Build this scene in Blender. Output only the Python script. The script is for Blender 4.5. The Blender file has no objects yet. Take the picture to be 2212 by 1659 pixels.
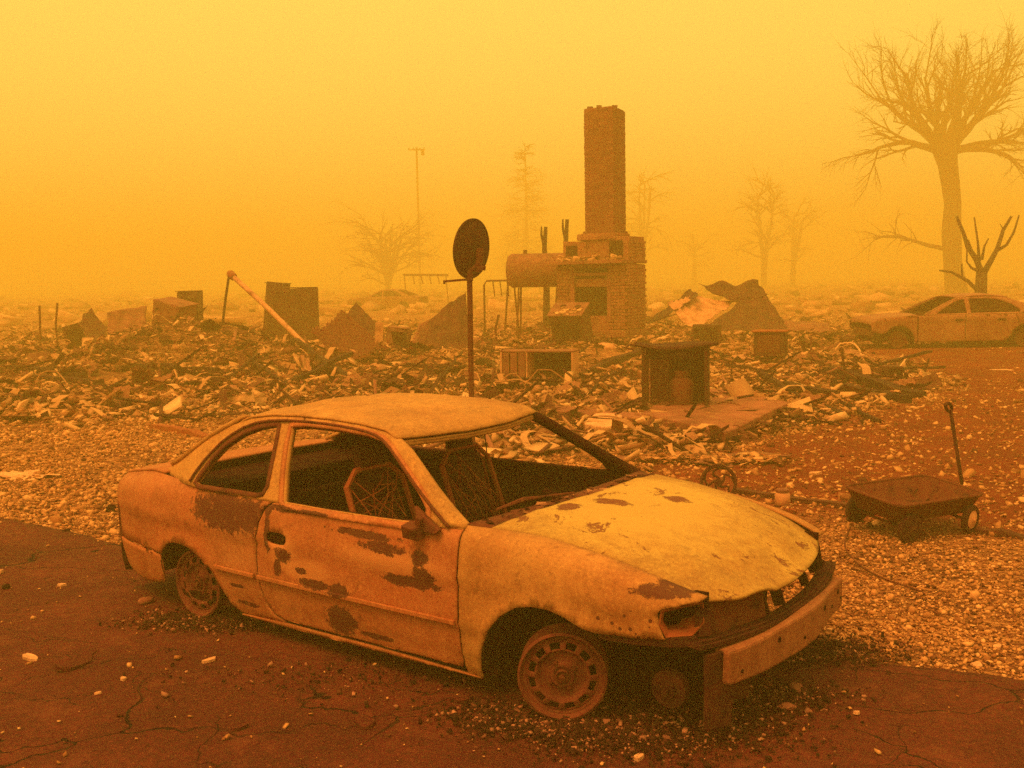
import bpy, math, random
import numpy as np
from mathutils import Matrix, Vector, Euler
from mathutils.geometry import delaunay_2d_cdt

random.seed(7)
RNG = np.random.default_rng(11)
PI = math.pi
SC = bpy.context.scene
COL = SC.collection

# ------------------------------------------------------------------ camera
CAM_H = 1.8206
FPX = 2297.19                      # focal length in pixels of a 2212 px wide frame
PITCH, ROLL = -0.0993, -0.0178
_F = np.array([0, math.cos(PITCH), math.sin(PITCH)])
_R0 = np.array([1.0, 0, 0]); _U0 = np.cross(_R0, _F)
_R = math.cos(ROLL) * _R0 + math.sin(ROLL) * _U0
_U = -math.sin(ROLL) * _R0 + math.cos(ROLL) * _U0
cam_data = bpy.data.cameras.new('camera')
cam = bpy.data.objects.new('camera', cam_data)
COL.objects.link(cam)
cam.matrix_world = Matrix(((_R[0], _U[0], -_F[0], 0), (_R[1], _U[1], -_F[1], 0), (_R[2], _U[2], -_F[2], CAM_H), (0, 0, 0, 1)))
cam_data.sensor_width = 36
cam_data.lens = 36 * FPX / 2212
cam_data.clip_start = 0.05
cam_data.clip_end = 3000
SC.camera = cam

# ------------------------------------------------------------------ sky, sun, exposure
SUN_EL, SUN_AZ = math.radians(64), math.radians(222)     # azimuth from +Y towards +X
world = bpy.data.worlds.new('World')
SC.world = world
world.use_nodes = True
wn = world.node_tree.nodes; wl = world.node_tree.links
wn.clear()
w_out = wn.new('ShaderNodeOutputWorld'); w_bg = wn.new('ShaderNodeBackground')
w_sky = wn.new('ShaderNodeTexSky'); w_sky.sky_type = 'NISHITA'; w_sky.sun_disc = False
w_sky.sun_elevation = SUN_EL; w_sky.sun_rotation = SUN_AZ
w_sky.dust_density = 6.0; w_sky.air_density = 1.0; w_sky.ozone_density = 1.0
w_bw = wn.new('ShaderNodeRGBToBW')
w_mul = wn.new('ShaderNodeMix'); w_mul.data_type = 'RGBA'; w_mul.blend_type = 'MULTIPLY'; w_mul.inputs[0].default_value = 1.0
w_mul.inputs[7].default_value = (1.0, 0.83, 0.175, 1)     # daylight filtered by wildfire smoke
w_flat = wn.new('ShaderNodeMix'); w_flat.data_type = 'FLOAT'; w_flat.inputs[0].default_value = .65; w_flat.inputs[3].default_value = 4.9   # the smoke evens out the sky
wl.new(w_sky.outputs[0], w_bw.inputs[0]); wl.new(w_bw.outputs[0], w_flat.inputs[2]); wl.new(w_flat.outputs[0], w_mul.inputs[6])
wl.new(w_mul.outputs[2], w_bg.inputs[0]); wl.new(w_bg.outputs[0], w_out.inputs[0])
w_bg.inputs[1].default_value = 0.135
sun_data = bpy.data.lights.new('sun', 'SUN')
sun_data.energy = 1.35; sun_data.angle = math.radians(40); sun_data.color = (1.0, 0.24, 0.035)
sun = bpy.data.objects.new('sun', sun_data); COL.objects.link(sun)
_sd = Vector((math.sin(SUN_AZ) * math.cos(SUN_EL), math.cos(SUN_AZ) * math.cos(SUN_EL), math.sin(SUN_EL)))
sun.rotation_euler = _sd.to_track_quat('Z', 'Y').to_euler()
sun.location = (0, 0, 30)
SC.view_settings.view_transform = 'Standard'
SC.view_settings.look = 'None'
SC.view_settings.gamma = 1.0
SC.view_settings.exposure = 1.0
SC.view_settings.use_curve_mapping = False
SC.render.engine = 'CYCLES'
cy = SC.cycles
cy.max_bounces = 6; cy.diffuse_bounces = 3; cy.glossy_bounces = 2; cy.transmission_bounces = 2
cy.volume_bounces = 2; cy.transparent_max_bounces = 4
cy.caustics_reflective = False; cy.caustics_refractive = False
cy.use_denoising = False     # the remaining sampling noise reads like the photograph's film grain
try:
    cy.denoiser = 'OPENIMAGEDENOISE'
    cy.denoising_input_passes = 'RGB_ALBEDO_NORMAL'
except Exception:
    pass

# ------------------------------------------------------------------ layout helpers (pixels of the photograph -> metres)
def ray(px, py):
    return _F + _R * (px - 1106) / FPX - _U * (py - 829.5) / FPX
def P(px, py, d):
    r = ray(px, py); return np.array([0, 0, CAM_H]) + r * (d / r[1])
def smooth(a, b, t):
    t = np.clip((np.asarray(t, float) - a) / (b - a), 0, 1); return t * t * (3 - 2 * t)
def rise(y, x=0.0):
    return 0.31 * smooth(6.5, 26, np.asarray(y, float)) * (1 - .55 * smooth(2.0, 8.0, np.asarray(x, float)))
def G(px, py):
    """point on the gently rising ground under a pixel"""
    r = ray(px, py); z = 0.0
    for _ in range(12):
        t = (z - CAM_H) / r[2]; p = np.array([0, 0, CAM_H]) + r * t; z = float(rise(p[1], p[0]))
    return p
_perm = RNG.random((256, 256))
def vnoise(x, y):
    x = np.asarray(x, float); y = np.asarray(y, float)
    xi = np.floor(x).astype(int); yi = np.floor(y).astype(int); fx = x - xi; fy = y - yi
    fx = fx * fx * (3 - 2 * fx); fy = fy * fy * (3 - 2 * fy)
    g = lambda i, j: _perm[i % 256, j % 256]
    return (g(xi, yi) * (1 - fx) + g(xi + 1, yi) * fx) * (1 - fy) + (g(xi, yi + 1) * (1 - fx) + g(xi + 1, yi + 1) * fx) * fy
def fbm(x, y, o=4):
    s = 0; a = .5
    for k in range(o):
        s = s + a * vnoise(x * 2 ** k + 17.3 * k, y * 2 ** k + 5.1 * k); a *= .5
    return s

# ------------------------------------------------------------------ mesh helpers
def link(o, parent=None):
    COL.objects.link(o)
    if parent is not None: o.parent = parent
    return o
def tag(o, label=None, cat=None, group=None, kind=None):
    if label: o['label'] = label
    if cat: o['category'] = cat
    if group: o['group'] = group
    if kind: o['kind'] = kind
    return o
def thing(name, label, cat, loc=(0, 0, 0), rz=0.0, group=None):
    o = bpy.data.objects.new(name, None); o.empty_display_size = .2
    link(o); o.location = tuple(float(v) for v in loc); o.rotation_euler = (0, 0, rz)
    return tag(o, label, cat, group)
def np_mesh(name, V, Fc, smooth_=False):
    """fast mesh from arrays; Fc is (n,3) or (n,4)"""
    V = np.asarray(V, np.float32); Fc = np.asarray(Fc, np.int32)
    me = bpy.data.meshes.new(name)
    n, k = Fc.shape
    me.vertices.add(len(V)); me.vertices.foreach_set('co', V.ravel())
    me.loops.add(n * k); me.loops.foreach_set('vertex_index', Fc.ravel())
    me.polygons.add(n); me.polygons.foreach_set('loop_start', np.arange(0, n * k, k, dtype=np.int32))
    try: me.polygons.foreach_set('loop_total', np.full(n, k, np.int32))
    except Exception: pass
    me.update(calc_edges=True)
    if smooth_: me.polygons.foreach_set('use_smooth', np.ones(n, bool))
    return me
class MB:
    def __init__(s): s.V = []; s.F = []
    def add(s, V, Fc):
        b = len(s.V); s.V += [tuple(map(float, v)) for v in V]; s.F += [tuple(i + b for i in f) for f in Fc]; return s
    def box(s, c, size, R=None, taper=1.0, jit=0.0):
        hx, hy, hz = size[0] / 2, size[1] / 2, size[2] / 2
        pts = []
        for z in (-1, 1):
            t = taper if z > 0 else 1
            for x, y in ((-1, -1), (1, -1), (1, 1), (-1, 1)):
                p = Vector((x * hx * t, y * hy * t, z * hz))
                if jit: p += Vector((random.uniform(-jit, jit), random.uniform(-jit, jit), random.uniform(-jit, jit)))
                if R is not None: p = R @ p
                pts.append(p + Vector(tuple(map(float, c))))
        return s.add(pts, [(3, 2, 1, 0), (4, 5, 6, 7), (0, 1, 5, 4), (1, 2, 6, 5), (2, 3, 7, 6), (3, 0, 4, 7)])
    def bar(s, a, b, w, h=None, up=(0, 0, 1)):
        return s.sweep([a, b], w, h or w, up)
    def sweep(s, path, w, h, up=(0, 0, 1), closed=False):
        """rectangular section along a path; w sideways, h along up"""
        p = [Vector(tuple(map(float, q))) for q in path]; n = len(p); up = Vector(up); V = []
        for i in range(n):
            if closed: t = (p[(i + 1) % n] - p[i - 1])
            else: t = p[min(i + 1, n - 1)] - p[max(i - 1, 0)]
            t.normalize(); sd = t.cross(up)
            if sd.length < 1e-4: sd = t.cross(Vector((1, 0, 0)))
            sd.normalize(); u = sd.cross(t)
            ww = w[i] if isinstance(w, (list, tuple)) else w; hh = h[i] if isinstance(h, (list, tuple)) else h
            for a, b in ((-1, -1), (1, -1), (1, 1), (-1, 1)): V.append(p[i] + sd * a * ww / 2 + u * b * hh / 2)
        Fc = []
        for i in range(n if closed else n - 1):
            j = (i + 1) % n
            for k in range(4): Fc.append((i * 4 + k, i * 4 + (k + 1) % 4, j * 4 + (k + 1) % 4, j * 4 + k))
        if not closed: Fc += [(3, 2, 1, 0), tuple((n - 1) * 4 + k for k in range(4))]
        return s.add(V, Fc)
    def tube(s, path, r, n=8, closed=False, cap=True):
        p = [Vector(tuple(map(float, q))) for q in path]; m = len(p); V = []
        ref = Vector((0.13, 0.31, 0.94))
        for i in range(m):
            t = (p[(i + 1) % m] - p[i - 1]) if closed else p[min(i + 1, m - 1)] - p[max(i - 1, 0)]
            t.normalize(); a = t.cross(ref)
            if a.length < 1e-3: a = t.cross(Vector((1, 0, 0)))
            a.normalize(); b = t.cross(a)
            rr = r[i] if isinstance(r, (list, tuple, np.ndarray)) else r
            for k in range(n):
                q = 2 * PI * k / n; V.append(p[i] + a * rr * math.cos(q) + b * rr * math.sin(q))
        Fc = []
        for i in range(m if closed else m - 1):
            j = (i + 1) % m
            for k in range(n): Fc.append((i * n + k, i * n + (k + 1) % n, j * n + (k + 1) % n, j * n + k))
        if cap and not closed: Fc += [tuple(range(n - 1, -1, -1)), tuple((m - 1) * n + k for k in range(n))]
        return s.add(V, Fc)
    def lathe(s, prof, n=24, M=None, close=True):
        """profile of (radius, height) turned about local z"""
        V = []
        for r, h in prof:
            for k in range(n):
                q = 2 * PI * k / n; v = Vector((r * math.cos(q), r * math.sin(q), h)); V.append(M @ v if M else v)
        Fc = []
        for i in range(len(prof) - 1):
            for k in range(n): Fc.append((i * n + k, i * n + (k + 1) % n, (i + 1) * n + (k + 1) % n, (i + 1) * n + k))
        if close: Fc += [tuple(range(n - 1, -1, -1)), tuple((len(prof) - 1) * n + k for k in range(n))]
        return s.add(V, Fc)
    def grid(s, A):
        A = np.asarray(A); nu, nv = A.shape[:2]
        Fc = [(i * nv + j, (i + 1) * nv + j, (i + 1) * nv + j + 1, i * nv + j + 1) for i in range(nu - 1) for j in range(nv - 1)]
        return s.add(A.reshape(-1, 3), Fc)
    def prism(s, poly, a, b):
        """polygon of 3D points extruded by vector b-a"""
        n = len(poly); d = np.asarray(b, float) - np.asarray(a, float)
        V = [tuple(p) for p in poly] + [tuple(np.asarray(p) + d) for p in poly]
        return s.add(V, [tuple(range(n - 1, -1, -1)), tuple(range(n, 2 * n))] + [(i, (i + 1) % n, n + (i + 1) % n, n + i) for i in range(n)])
    def build(s, name, mat, parent=None, smooth_=False, solid=0.0, bevel=0.0, off=-1, auto=None):
        me = bpy.data.meshes.new(name); me.from_pydata(s.V, [], s.F); me.update()
        return fin(name, me, mat, parent, smooth_, solid, bevel, off, auto)
def fin(name, me, mat, parent=None, smooth_=False, solid=0.0, bevel=0.0, off=-1, auto=None):
    me.materials.append(mat)
    o = bpy.data.objects.new(name, me); link(o, parent)
    if smooth_:
        me.polygons.foreach_set('use_smooth', np.ones(len(me.polygons), bool))
    if auto:
        try:
            me.set_sharp_from_angle(angle=math.radians(auto))
        except Exception: pass
    if solid:
        m = o.modifiers.new('thickness', 'SOLIDIFY'); m.thickness = solid; m.offset = off; m.use_even_offset = False
    if bevel:
        m = o.modifiers.new('edge', 'BEVEL'); m.width = bevel; m.segments = 2; m.limit_method = 'ANGLE'
    return o
def rot(x=0, y=0, z=0): return Euler((x, y, z)).to_matrix()

# ------------------------------------------------------------------ material helper
TINT = (1.04, .585, .85)           # warm grade of the smoky light, multiplied into every base colour
def warm(c): return tuple(min(1, a * b) for a, b in zip(c, TINT))
class NT:
    def __init__(s, name, rough=.85, spec=.25, metal=0.0):
        s.m = bpy.data.materials.new(name); s.m.use_nodes = True; s.n = s.m.node_tree.nodes; s.l = s.m.node_tree.links
        s.b = s.n['Principled BSDF']; s.b.inputs['Roughness'].default_value = rough
        s.b.inputs['Specular IOR Level'].default_value = spec; s.b.inputs['Metallic'].default_value = metal
        s.tc = s.n.new('ShaderNodeTexCoord'); s.co = s.tc.outputs['Object']
    def _in(s, sock, v):
        if hasattr(v, 'is_linked') or hasattr(v, 'links'): s.l.new(v, sock)
        elif isinstance(v, tuple) and len(v) == 3 and sock.type == 'RGBA': sock.default_value = (*warm(v), 1)
        else: sock.default_value = v
    def noise(s, scale, detail=4, rough=.55, dist=0.0, stretch=None, co=None):
        t = s.n.new('ShaderNodeTexNoise'); t.inputs['Scale'].default_value = scale; t.inputs['Detail'].default_value = detail
        t.inputs['Roughness'].default_value = rough; t.inputs['Distortion'].default_value = dist
        c = co or s.co
        if stretch:
            mp = s.n.new('ShaderNodeMapping'); mp.inputs['Scale'].default_value = stretch; s.l.new(c, mp.inputs[0]); c = mp.outputs[0]
        s.l.new(c, t.inputs['Vector']); return t.outputs[0]
    def vor(s, scale, feature='F1', stretch=None, rnd=1.0, co=None, out=0):
        t = s.n.new('ShaderNodeTexVoronoi'); t.feature = feature; t.inputs['Scale'].default_value = scale
        t.inputs['Randomness'].default_value = rnd
        c = co or s.co
        if stretch:
            mp = s.n.new('ShaderNodeMapping'); mp.inputs['Scale'].default_value = stretch; s.l.new(c, mp.inputs[0]); c = mp.outputs[0]
        s.l.new(c, t.inputs['Vector']); return t.outputs[out]
    def ramp(s, f, stops):
        r = s.n.new('ShaderNodeValToRGB'); e = r.color_ramp.elements
        while len(e) < len(stops): e.new(.5)
        for i, (p, c) in enumerate(stops):
            e[i].position = p; e[i].color = (*warm(c), 1) if isinstance(c, tuple) else (c, c, c, 1)
        s._in(r.inputs[0], f); return r.outputs[0]
    def mix(s, f, a, b, mode='MIX'):
        m = s.n.new('ShaderNodeMix'); m.data_type = 'RGBA'; m.blend_type = mode
        s._in(m.inputs[0], f); s._in(m.inputs[6], a); s._in(m.inputs[7], b); return m.outputs[2]
    def math(s, op, a, b=0.0, c=None):
        m = s.n.new('ShaderNodeMath'); m.operation = op; s._in(m.inputs[0], a); s._in(m.inputs[1], b)
        if c is not None: s._in(m.inputs[2], c)
        return m.outputs[0]
    def step(s, f, lo, hi):
        m = s.n.new('ShaderNodeMapRange'); m.interpolation_type = 'SMOOTHSTEP'; s._in(m.inputs[0], f)
        m.inputs[1].default_value = lo; m.inputs[2].default_value = hi; return m.outputs[0]
    def blob(s, c, r, nz, amp):
        """mask of a ragged ellipsoid at c with radii r in object space"""
        v = s.n.new('ShaderNodeVectorMath'); v.operation = 'SUBTRACT'; s.l.new(s.co, v.inputs[0]); v.inputs[1].default_value = c
        q = s.n.new('ShaderNodeVectorMath'); q.operation = 'DIVIDE'; s.l.new(v.outputs[0], q.inputs[0]); q.inputs[1].default_value = r
        ln = s.n.new('ShaderNodeVectorMath'); ln.operation = 'LENGTH'; s.l.new(q.outputs[0], ln.inputs[0])
        d = s.math('MULTIPLY_ADD', s.math('SUBTRACT', nz, .5), amp, ln.outputs['Value'])
        return s.step(d, 1.5, .6)
    def bump(s, h, strength=.5, dist=.01, prev=None):
        b = s.n.new('ShaderNodeBump'); b.inputs['Strength'].default_value = strength; b.inputs['Distance'].default_value = dist
        s._in(b.inputs['Height'], h)
        if prev is not None: s.l.new(prev, b.inputs['Normal'])
        s.l.new(b.outputs[0], s.b.inputs['Normal']); return b.outputs[0]
    def color(s, c): s._in(s.b.inputs['Base Color'], c); return s
    def island(s):
        g = s.n.new('ShaderNodeNewGeometry'); return g.outputs['Random Per Island']
    def attr(s, name):
        a = s.n.new('ShaderNodeAttribute'); a.attribute_name = name; return a

def simple(name, c1, c2, scale=6, rough=.9, bump=.4, bscale=40, bdist=.01, c3=None, spec=.2, metal=0.0):
    t = NT(name, rough, spec, metal)
    n = t.noise(scale, 5)
    c = t.ramp(n, [(.32, c1), (.68, c2)] if c3 is None else [(.3, c1), (.5, c2), (.7, c3)])
    t.color(c); t.bump(t.noise(bscale, 4), bump, bdist)
    return t.m

M = {}
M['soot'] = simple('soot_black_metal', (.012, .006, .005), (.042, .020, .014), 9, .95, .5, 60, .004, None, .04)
M['dark_rust'] = simple('dark_rusted_steel', (.05, .022, .012), (.13, .055, .026), 12, .85, .5, 90, .003, (.09, .035, .018))
M['char_rust'] = simple('blackened_rusty_steel', (.025, .011, .008), (.075, .03, .018), 14, .85, .5, 90, .003)
M['rust'] = simple('rusted_steel', (.16, .06, .025), (.30, .12, .045), 8, .85, .5, 80, .003, (.22, .09, .035))
M['rim'] = simple('burnt_wheel_steel', (.06, .024, .018), (.17, .07, .04), 9, .8, .4, 120, .002, (.11, .045, .028))
M['char'] = simple('charred_wood', (.016, .011, .009), (.07, .045, .03), 7, .95, .9, 30, .02)
M['ashwood'] = simple('ash_grey_wood', (.12, .075, .045), (.34, .22, .12), 6, .95, .8, 30, .02)
M['ash'] = simple('pale_ash', (.48, .38, .18), (.82, .72, .34), 7, .95, .8, 25, .02)
M['bark'] = simple('scorched_bark', (.05, .028, .018), (.13, .07, .035), 4, .95, .8, 14, .05)
M['twig'] = simple('scorched_twigs', (.06, .032, .018), (.12, .06, .03), 3, .95, .2, 14, .01)
M['concrete'] = simple('sooty_concrete', (.16, .085, .045), (.34, .2, .11), 3, .95, .6, 22, .012)
M['steel_dull'] = simple('heat_dulled_steel', (.14, .075, .04), (.30, .17, .085), 5, .75, .4, 50, .004)
M['steel_dark'] = simple('heat_blackened_steel', (.04, .022, .014), (.12, .06, .033), 5, .8, .4, 50, .004)
M['sheet'] = simple('scorched_galvanised_sheet', (.26, .16, .07), (.66, .5, .22), 3, .7, .4, 40, .004, (.42, .28, .12))
M['pebble_top'] = None

# ================================================================== SETTING
# pavement edge (world polyline, left to right) and zones of the ground
EDGE = [G(*q)[:2] for q in ((-900, 930), (-350, 1043), (0, 1120), (150, 1152), (270, 1184), (700, 1268), (1200, 1352), (1600, 1412), (1850, 1436), (2060, 1458), (2212, 1480), (2700, 1540))]
EDGE = np.array([(EDGE[0][0] - 14, EDGE[0][1] + 2.5)] + EDGE + [(EDGE[-1][0] + 12, EDGE[-1][1] - 1.6)])
def edge_y(x): return np.interp(x, EDGE[:, 0], EDGE[:, 1])
def in_poly(x, y, poly):
    poly = np.asarray(poly); r = np.zeros(np.shape(x), bool); j = len(poly) - 1
    for i in range(len(poly)):
        xi, yi = poly[i]; xj, yj = poly[j]
        c = ((yi > y) != (yj > y)) & (x < (xj - xi) * (y - yi) / (yj - yi + 1e-12) + xi)
        r ^= c; j = i
    return r
RED = np.array([G(*q)[:2] for q in ((1240, 1120), (1330, 1000), (1500, 985), (1640, 955), (1760, 905), (1990, 870), (2010, 800), (1860, 770), (1850, 745), (2700, 745), (2900, 1150), (2212, 1165), (1800, 1130), (1700, 1110), (1500, 1100))])
def red_mask(x, y):
    a = 0
    for k in range(5):
        s = .35 * (1 + .04 * y)
        a = a + in_poly(x + s * 2 * (fbm(x * .9 + 31 * k, y * .9, 3) - .5) * 1.6, y + s * 3 * (fbm(x * .9, y * .9 + 57 * k, 3) - .5) * 1.6, RED)
    return a / 5.0
HEAPS = []   # x, y, rx, ry, h, dark
for px, py, rx, ry, h, dk in ((330, 772, 1.7, 1.2, .80, 1), (470, 765, 1.3, 1.0, .55, 1), (90, 815, 1.6, .5, .16, 1), (600, 770, 1.2, 1.0, .3, .7), (180, 745, 1.5, 1.2, .3, .6),
                            (760, 780, 1.2, 1.0, .25, .4), (980, 780, 1.3, 1.0, .22, .3), (1150, 760, 1.0, .8, .2, .3), (1330, 770, 1.2, .7, .16, .25), (1560, 745, 1.7, 1.0, .25, .5),
                            (700, 845, 1.0, .6, .16, .9), (1820, 830, 1.0, .5, .22, .9), (1250, 850, 1.0, .7, .14, .1), (1120, 880, 1.1, .7, .12, 0), (400, 850, .9, .7, .14, 0), (880, 850, .8, .5, .14, .1),
                            (1700, 880, .5, .4, .10, .3)):
    p = G(px, py); HEAPS.append((p[0], p[1], rx, ry, h * .68, dk * .85))
def debris_mask(x, y):
    return smooth(0, 2.2, y - 8.6 - 3.4 * smooth(.2, -2.6, x)) * (1 - red_mask(x, y)) * (1 - smooth(36, 46, y) * .7)
def gz(x, y, fine=True):
    x = np.asarray(x, float); y = np.asarray(y, float)
    z = rise(y, x)
    for hx, hy, rx, ry, h, dk in HEAPS:
        z = z + h * np.exp(-((x - hx) / rx) ** 2 - ((y - hy) / ry) ** 2)
    if fine:
        z = z + debris_mask(x, y) * (.11 * (fbm(x * .8, y * .8, 4) - .50)) + .02 * (fbm(x * 2.2, y * 2.2, 3) - .45) * smooth(5, 8, y)
    return z
def gz1(x, y): return float(gz(np.array([x]), np.array([y]))[0])
def dark_heap(x, y):
    d = 0 * np.asarray(x, float)
    for hx, hy, rx, ry, h, dk in HEAPS:
        d = np.maximum(d, dk * np.exp(-((x - hx) / (rx * 1.15)) ** 2 - ((y - hy) / (ry * 1.15)) ** 2))
    return d

def axis(lo, d0, d1, hi, step, n0, n1):
    a = d0 - np.geomspace(step, d0 - lo, n0)[::-1]; b = d1 + np.geomspace(step, hi - d1, n1)
    return np.concatenate([a, np.arange(d0, d1 + 1e-6, step), b])
gx = axis(-420, -15, 15, 420, .12, 26, 26); gy = axis(-40, 2.0, 32, 420, .12, 22, 40)
X, Y = np.meshgrid(gx, gy, indexing='ij'); Z = gz(X, Y)
Z = np.where(Y < edge_y(X) - .12, Z - .03, Z)
nx, ny = X.shape
idx = np.arange(nx * ny).reshape(nx, ny)
Fg = np.stack([idx[:-1, :-1], idx[1:, :-1], idx[1:, 1:], idx[:-1, 1:]], -1).reshape(-1, 4)
me = np_mesh('ground', np.stack([X, Y, Z], -1).reshape(-1, 3), Fg, True)
rm = red_mask(X, Y); dh = dark_heap(X, Y); db = debris_mask(X, Y)
at = me.attributes.new('zone', 'FLOAT_COLOR', 'POINT')
at.data.foreach_set('color', np.stack([rm, dh, db, np.ones_like(rm)], -1).astype(np.float32).ravel())
t = NT('burnt_ground', .95, .1)
za = t.attr('zone'); sep = t.n.new('ShaderNodeSeparateColor'); t.l.new(za.outputs['Color'], sep.inputs[0])
n1 = t.noise(2.2, 8, .62); n2 = t.noise(16, 6, .65); n3 = t.noise(.6, 4)
ashc = t.ramp(n2, [(.30, (.06, .032, .02)), (.45, (.24, .13, .055)), (.58, (.58, .44, .15)), (.72, (.85, .74, .30))])
ashc = t.mix(t.ramp(n1, [(.42, 0.0), (.66, .75)]), ashc, (.10, .045, .025))
redc = t.ramp(n1, [(.3, (.12, .036, .018)), (.55, (.19, .056, .024)), (.75, (.26, .085, .035))])
redc = t.mix(t.ramp(t.noise(46, 4, .7), [(.58, 0.0), (.72, .6)]), redc, (.36, .2, .1))
c = t.mix(sep.outputs[0], ashc, redc)
c = t.mix(t.math('MULTIPLY', sep.outputs[1], .85), c, t.ramp(n2, [(.35, (.022, .014, .01)), (.75, (.10, .055, .03))]))
t.color(c); bb = t.bump(t.noise(9, 7, .7), .9, .06); t.bump(t.noise(60, 4, .7), .6, .012, bb)
tag(fin('ground', me, t.m), kind='structure')

# cracked pavement slab the near car stands on
ex = np.linspace(-13, 11, 520); ev = np.concatenate([[0, .0015], np.geomspace(.006, 1, 110)])
jag = .10 * (fbm(ex * 1.7, ex * 0 + 3, 5) - .5) + .05 * (fbm(ex * 9, ex * 0 + 9, 3) - .5)
EX, EV = np.meshgrid(ex, ev, indexing='ij')
EY = (edge_y(ex) + jag)[:, None] * (1 - EV) + (-9.0) * EV
EZ = .026 + .010 * (fbm(EX * .9 + 3, EY * .9, 3) - .5) + .006 * (fbm(EX * 6, EY * 6, 3) - .5)
EZ[:, 0] = -.05
ii = np.arange(EX.size).reshape(EX.shape)
Fp = np.stack([ii[:-1, :-1], ii[:-1, 1:], ii[1:, 1:], ii[1:, :-1]], -1).reshape(-1, 4)
me = np_mesh('pavement', np.stack([EX, EY, EZ], -1).reshape(-1, 3), Fp, True)
t = NT('cracked_pavement', .92, .15)
n1 = t.noise(1.1, 6, .6); n2 = t.noise(30, 5, .7); n3 = t.noise(140, 3, .7)
wv = t.n.new('ShaderNodeVectorMath'); wv.operation = 'MULTIPLY_ADD'
nw = t.n.new('ShaderNodeTexNoise'); nw.inputs['Scale'].default_value = 2.6; nw.inputs['Detail'].default_value = 6; t.l.new(t.co, nw.inputs['Vector'])
t.l.new(nw.outputs['Color'], wv.inputs[0]); wv.inputs[1].default_value = (.55, .55, 0); t.l.new(t.co, wv.inputs[2])
cr1 = t.vor(.75, 'DISTANCE_TO_EDGE', co=wv.outputs[0], stretch=(1.0, 1.4, 1))
cr2 = t.vor(2.6, 'DISTANCE_TO_EDGE', co=wv.outputs[0], stretch=(.7, 1.3, 1))
gate1 = t.step(t.noise(.9, 3), .46, .58); gate2 = t.step(t.noise(1.3, 3, co=wv.outputs[0]), .50, .60)
k1 = t.math('MULTIPLY', t.step(cr1, .006, .0015), gate1); k2 = t.math('MULTIPLY', t.step(cr2, .008, .002), gate2)
crack = t.math('MAXIMUM', k1, k2)
c = t.ramp(n1, [(.28, (.055, .015, .013)), (.5, (.096, .027, .021)), (.74, (.17, .055, .034))])
c = t.mix(t.ramp(n2, [(.36, .7), (.60, 0.0)]), c, (.04, .015, .012))
c = t.mix(t.math('MULTIPLY', t.step(n3, .58, .68), .8), c, (.26, .11, .06)); c = t.mix(t.math('MULTIPLY', t.step(n3, .42, .34), .7), c, (.03, .012, .01))
c = t.mix(t.math('MULTIPLY', t.step(t.noise(3.3, 6, .7), .56, .66), .35), c, (.17, .075, .04))
c = t.mix(crack, c, (.012, .007, .006))
t.color(c)
hgt = t.math('MULTIPLY_ADD', crack, -1.0, t.math('MULTIPLY', t.noise(5, 6, .6), 1.1))
bb = t.bump(hgt, .85, .02); t.bump(t.noise(110, 4, .75), .55, .005, bb)
M['pave'] = t.m
tag(fin('pavement', me, t.m), kind='structure')

# ------------------------------------------------------------------ loose material nobody could count
ICO = None
def ico():
    g = (1 + 5 ** .5) / 2
    v = np.array([(-1, g, 0), (1, g, 0), (-1, -g, 0), (1, -g, 0), (0, -1, g), (0, 1, g), (0, -1, -g), (0, 1, -g), (g, 0, -1), (g, 0, 1), (-g, 0, -1), (-g, 0, 1)], float)
    v /= np.linalg.norm(v[0])
    f = np.array([(0, 11, 5), (0, 5, 1), (0, 1, 7), (0, 7, 10), (0, 10, 11), (1, 5, 9), (5, 11, 4), (11, 10, 2), (10, 7, 6), (7, 1, 8), (3, 9, 4), (3, 4, 2), (3, 2, 6), (3, 6, 8), (3, 8, 9), (4, 9, 5), (2, 4, 11), (6, 2, 10), (8, 6, 7), (9, 8, 1)])
    return v, f
CUBE_V = np.array([(x, y, z) for z in (-1, 1) for x, y in ((-1, -1), (1, -1), (1, 1), (-1, 1))], float)
CUBE_F = np.array([(3, 2, 1, 0), (4, 5, 6, 7), (0, 1, 5, 4), (1, 2, 6, 5), (2, 3, 7, 6), (3, 0, 4, 7)])
def rotmats(n, tilt):
    a = RNG.uniform(0, 2 * PI, n); b = RNG.normal(0, tilt, n); c = RNG.normal(0, tilt, n)
    ca, sa, cb, sb, cc, s_ = np.cos(a), np.sin(a), np.cos(b), np.sin(b), np.cos(c), np.sin(c)
    o = np.zeros(n); e = np.ones(n)
    Rz = np.stack([ca, -sa, o, sa, ca, o, o, o, e], 1).reshape(-1, 3, 3)
    Rx = np.stack([e, o, o, o, cb, -sb, o, sb, cb], 1).reshape(-1, 3, 3)
    Ry = np.stack([cc, o, s_, o, e, o, -s_, o, cc], 1).reshape(-1, 3, 3)
    return Rz @ Rx @ Ry
def scatter(name, pos, dims, mat, label, cat, tilt=.4, jit=.3, shape='box', smooth_=False):
    n = len(pos)
    bv, bf = (CUBE_V, CUBE_F) if shape == 'box' else ico()
    V = bv[None] * (1 + RNG.uniform(-jit, jit, (n, len(bv), 3))) * (dims / 2)[:, None, :]
    V = np.einsum('nij,nkj->nki', rotmats(n, tilt), V) + pos[:, None, :]
    Fc = bf[None] + (np.arange(n) * len(bv))[:, None, None]
    me = np_mesh(name, V.reshape(-1, 3), Fc.reshape(-1, bf.shape[1]), smooth_)
    return tag(fin(name, me, mat), label, cat, kind='stuff')
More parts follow.
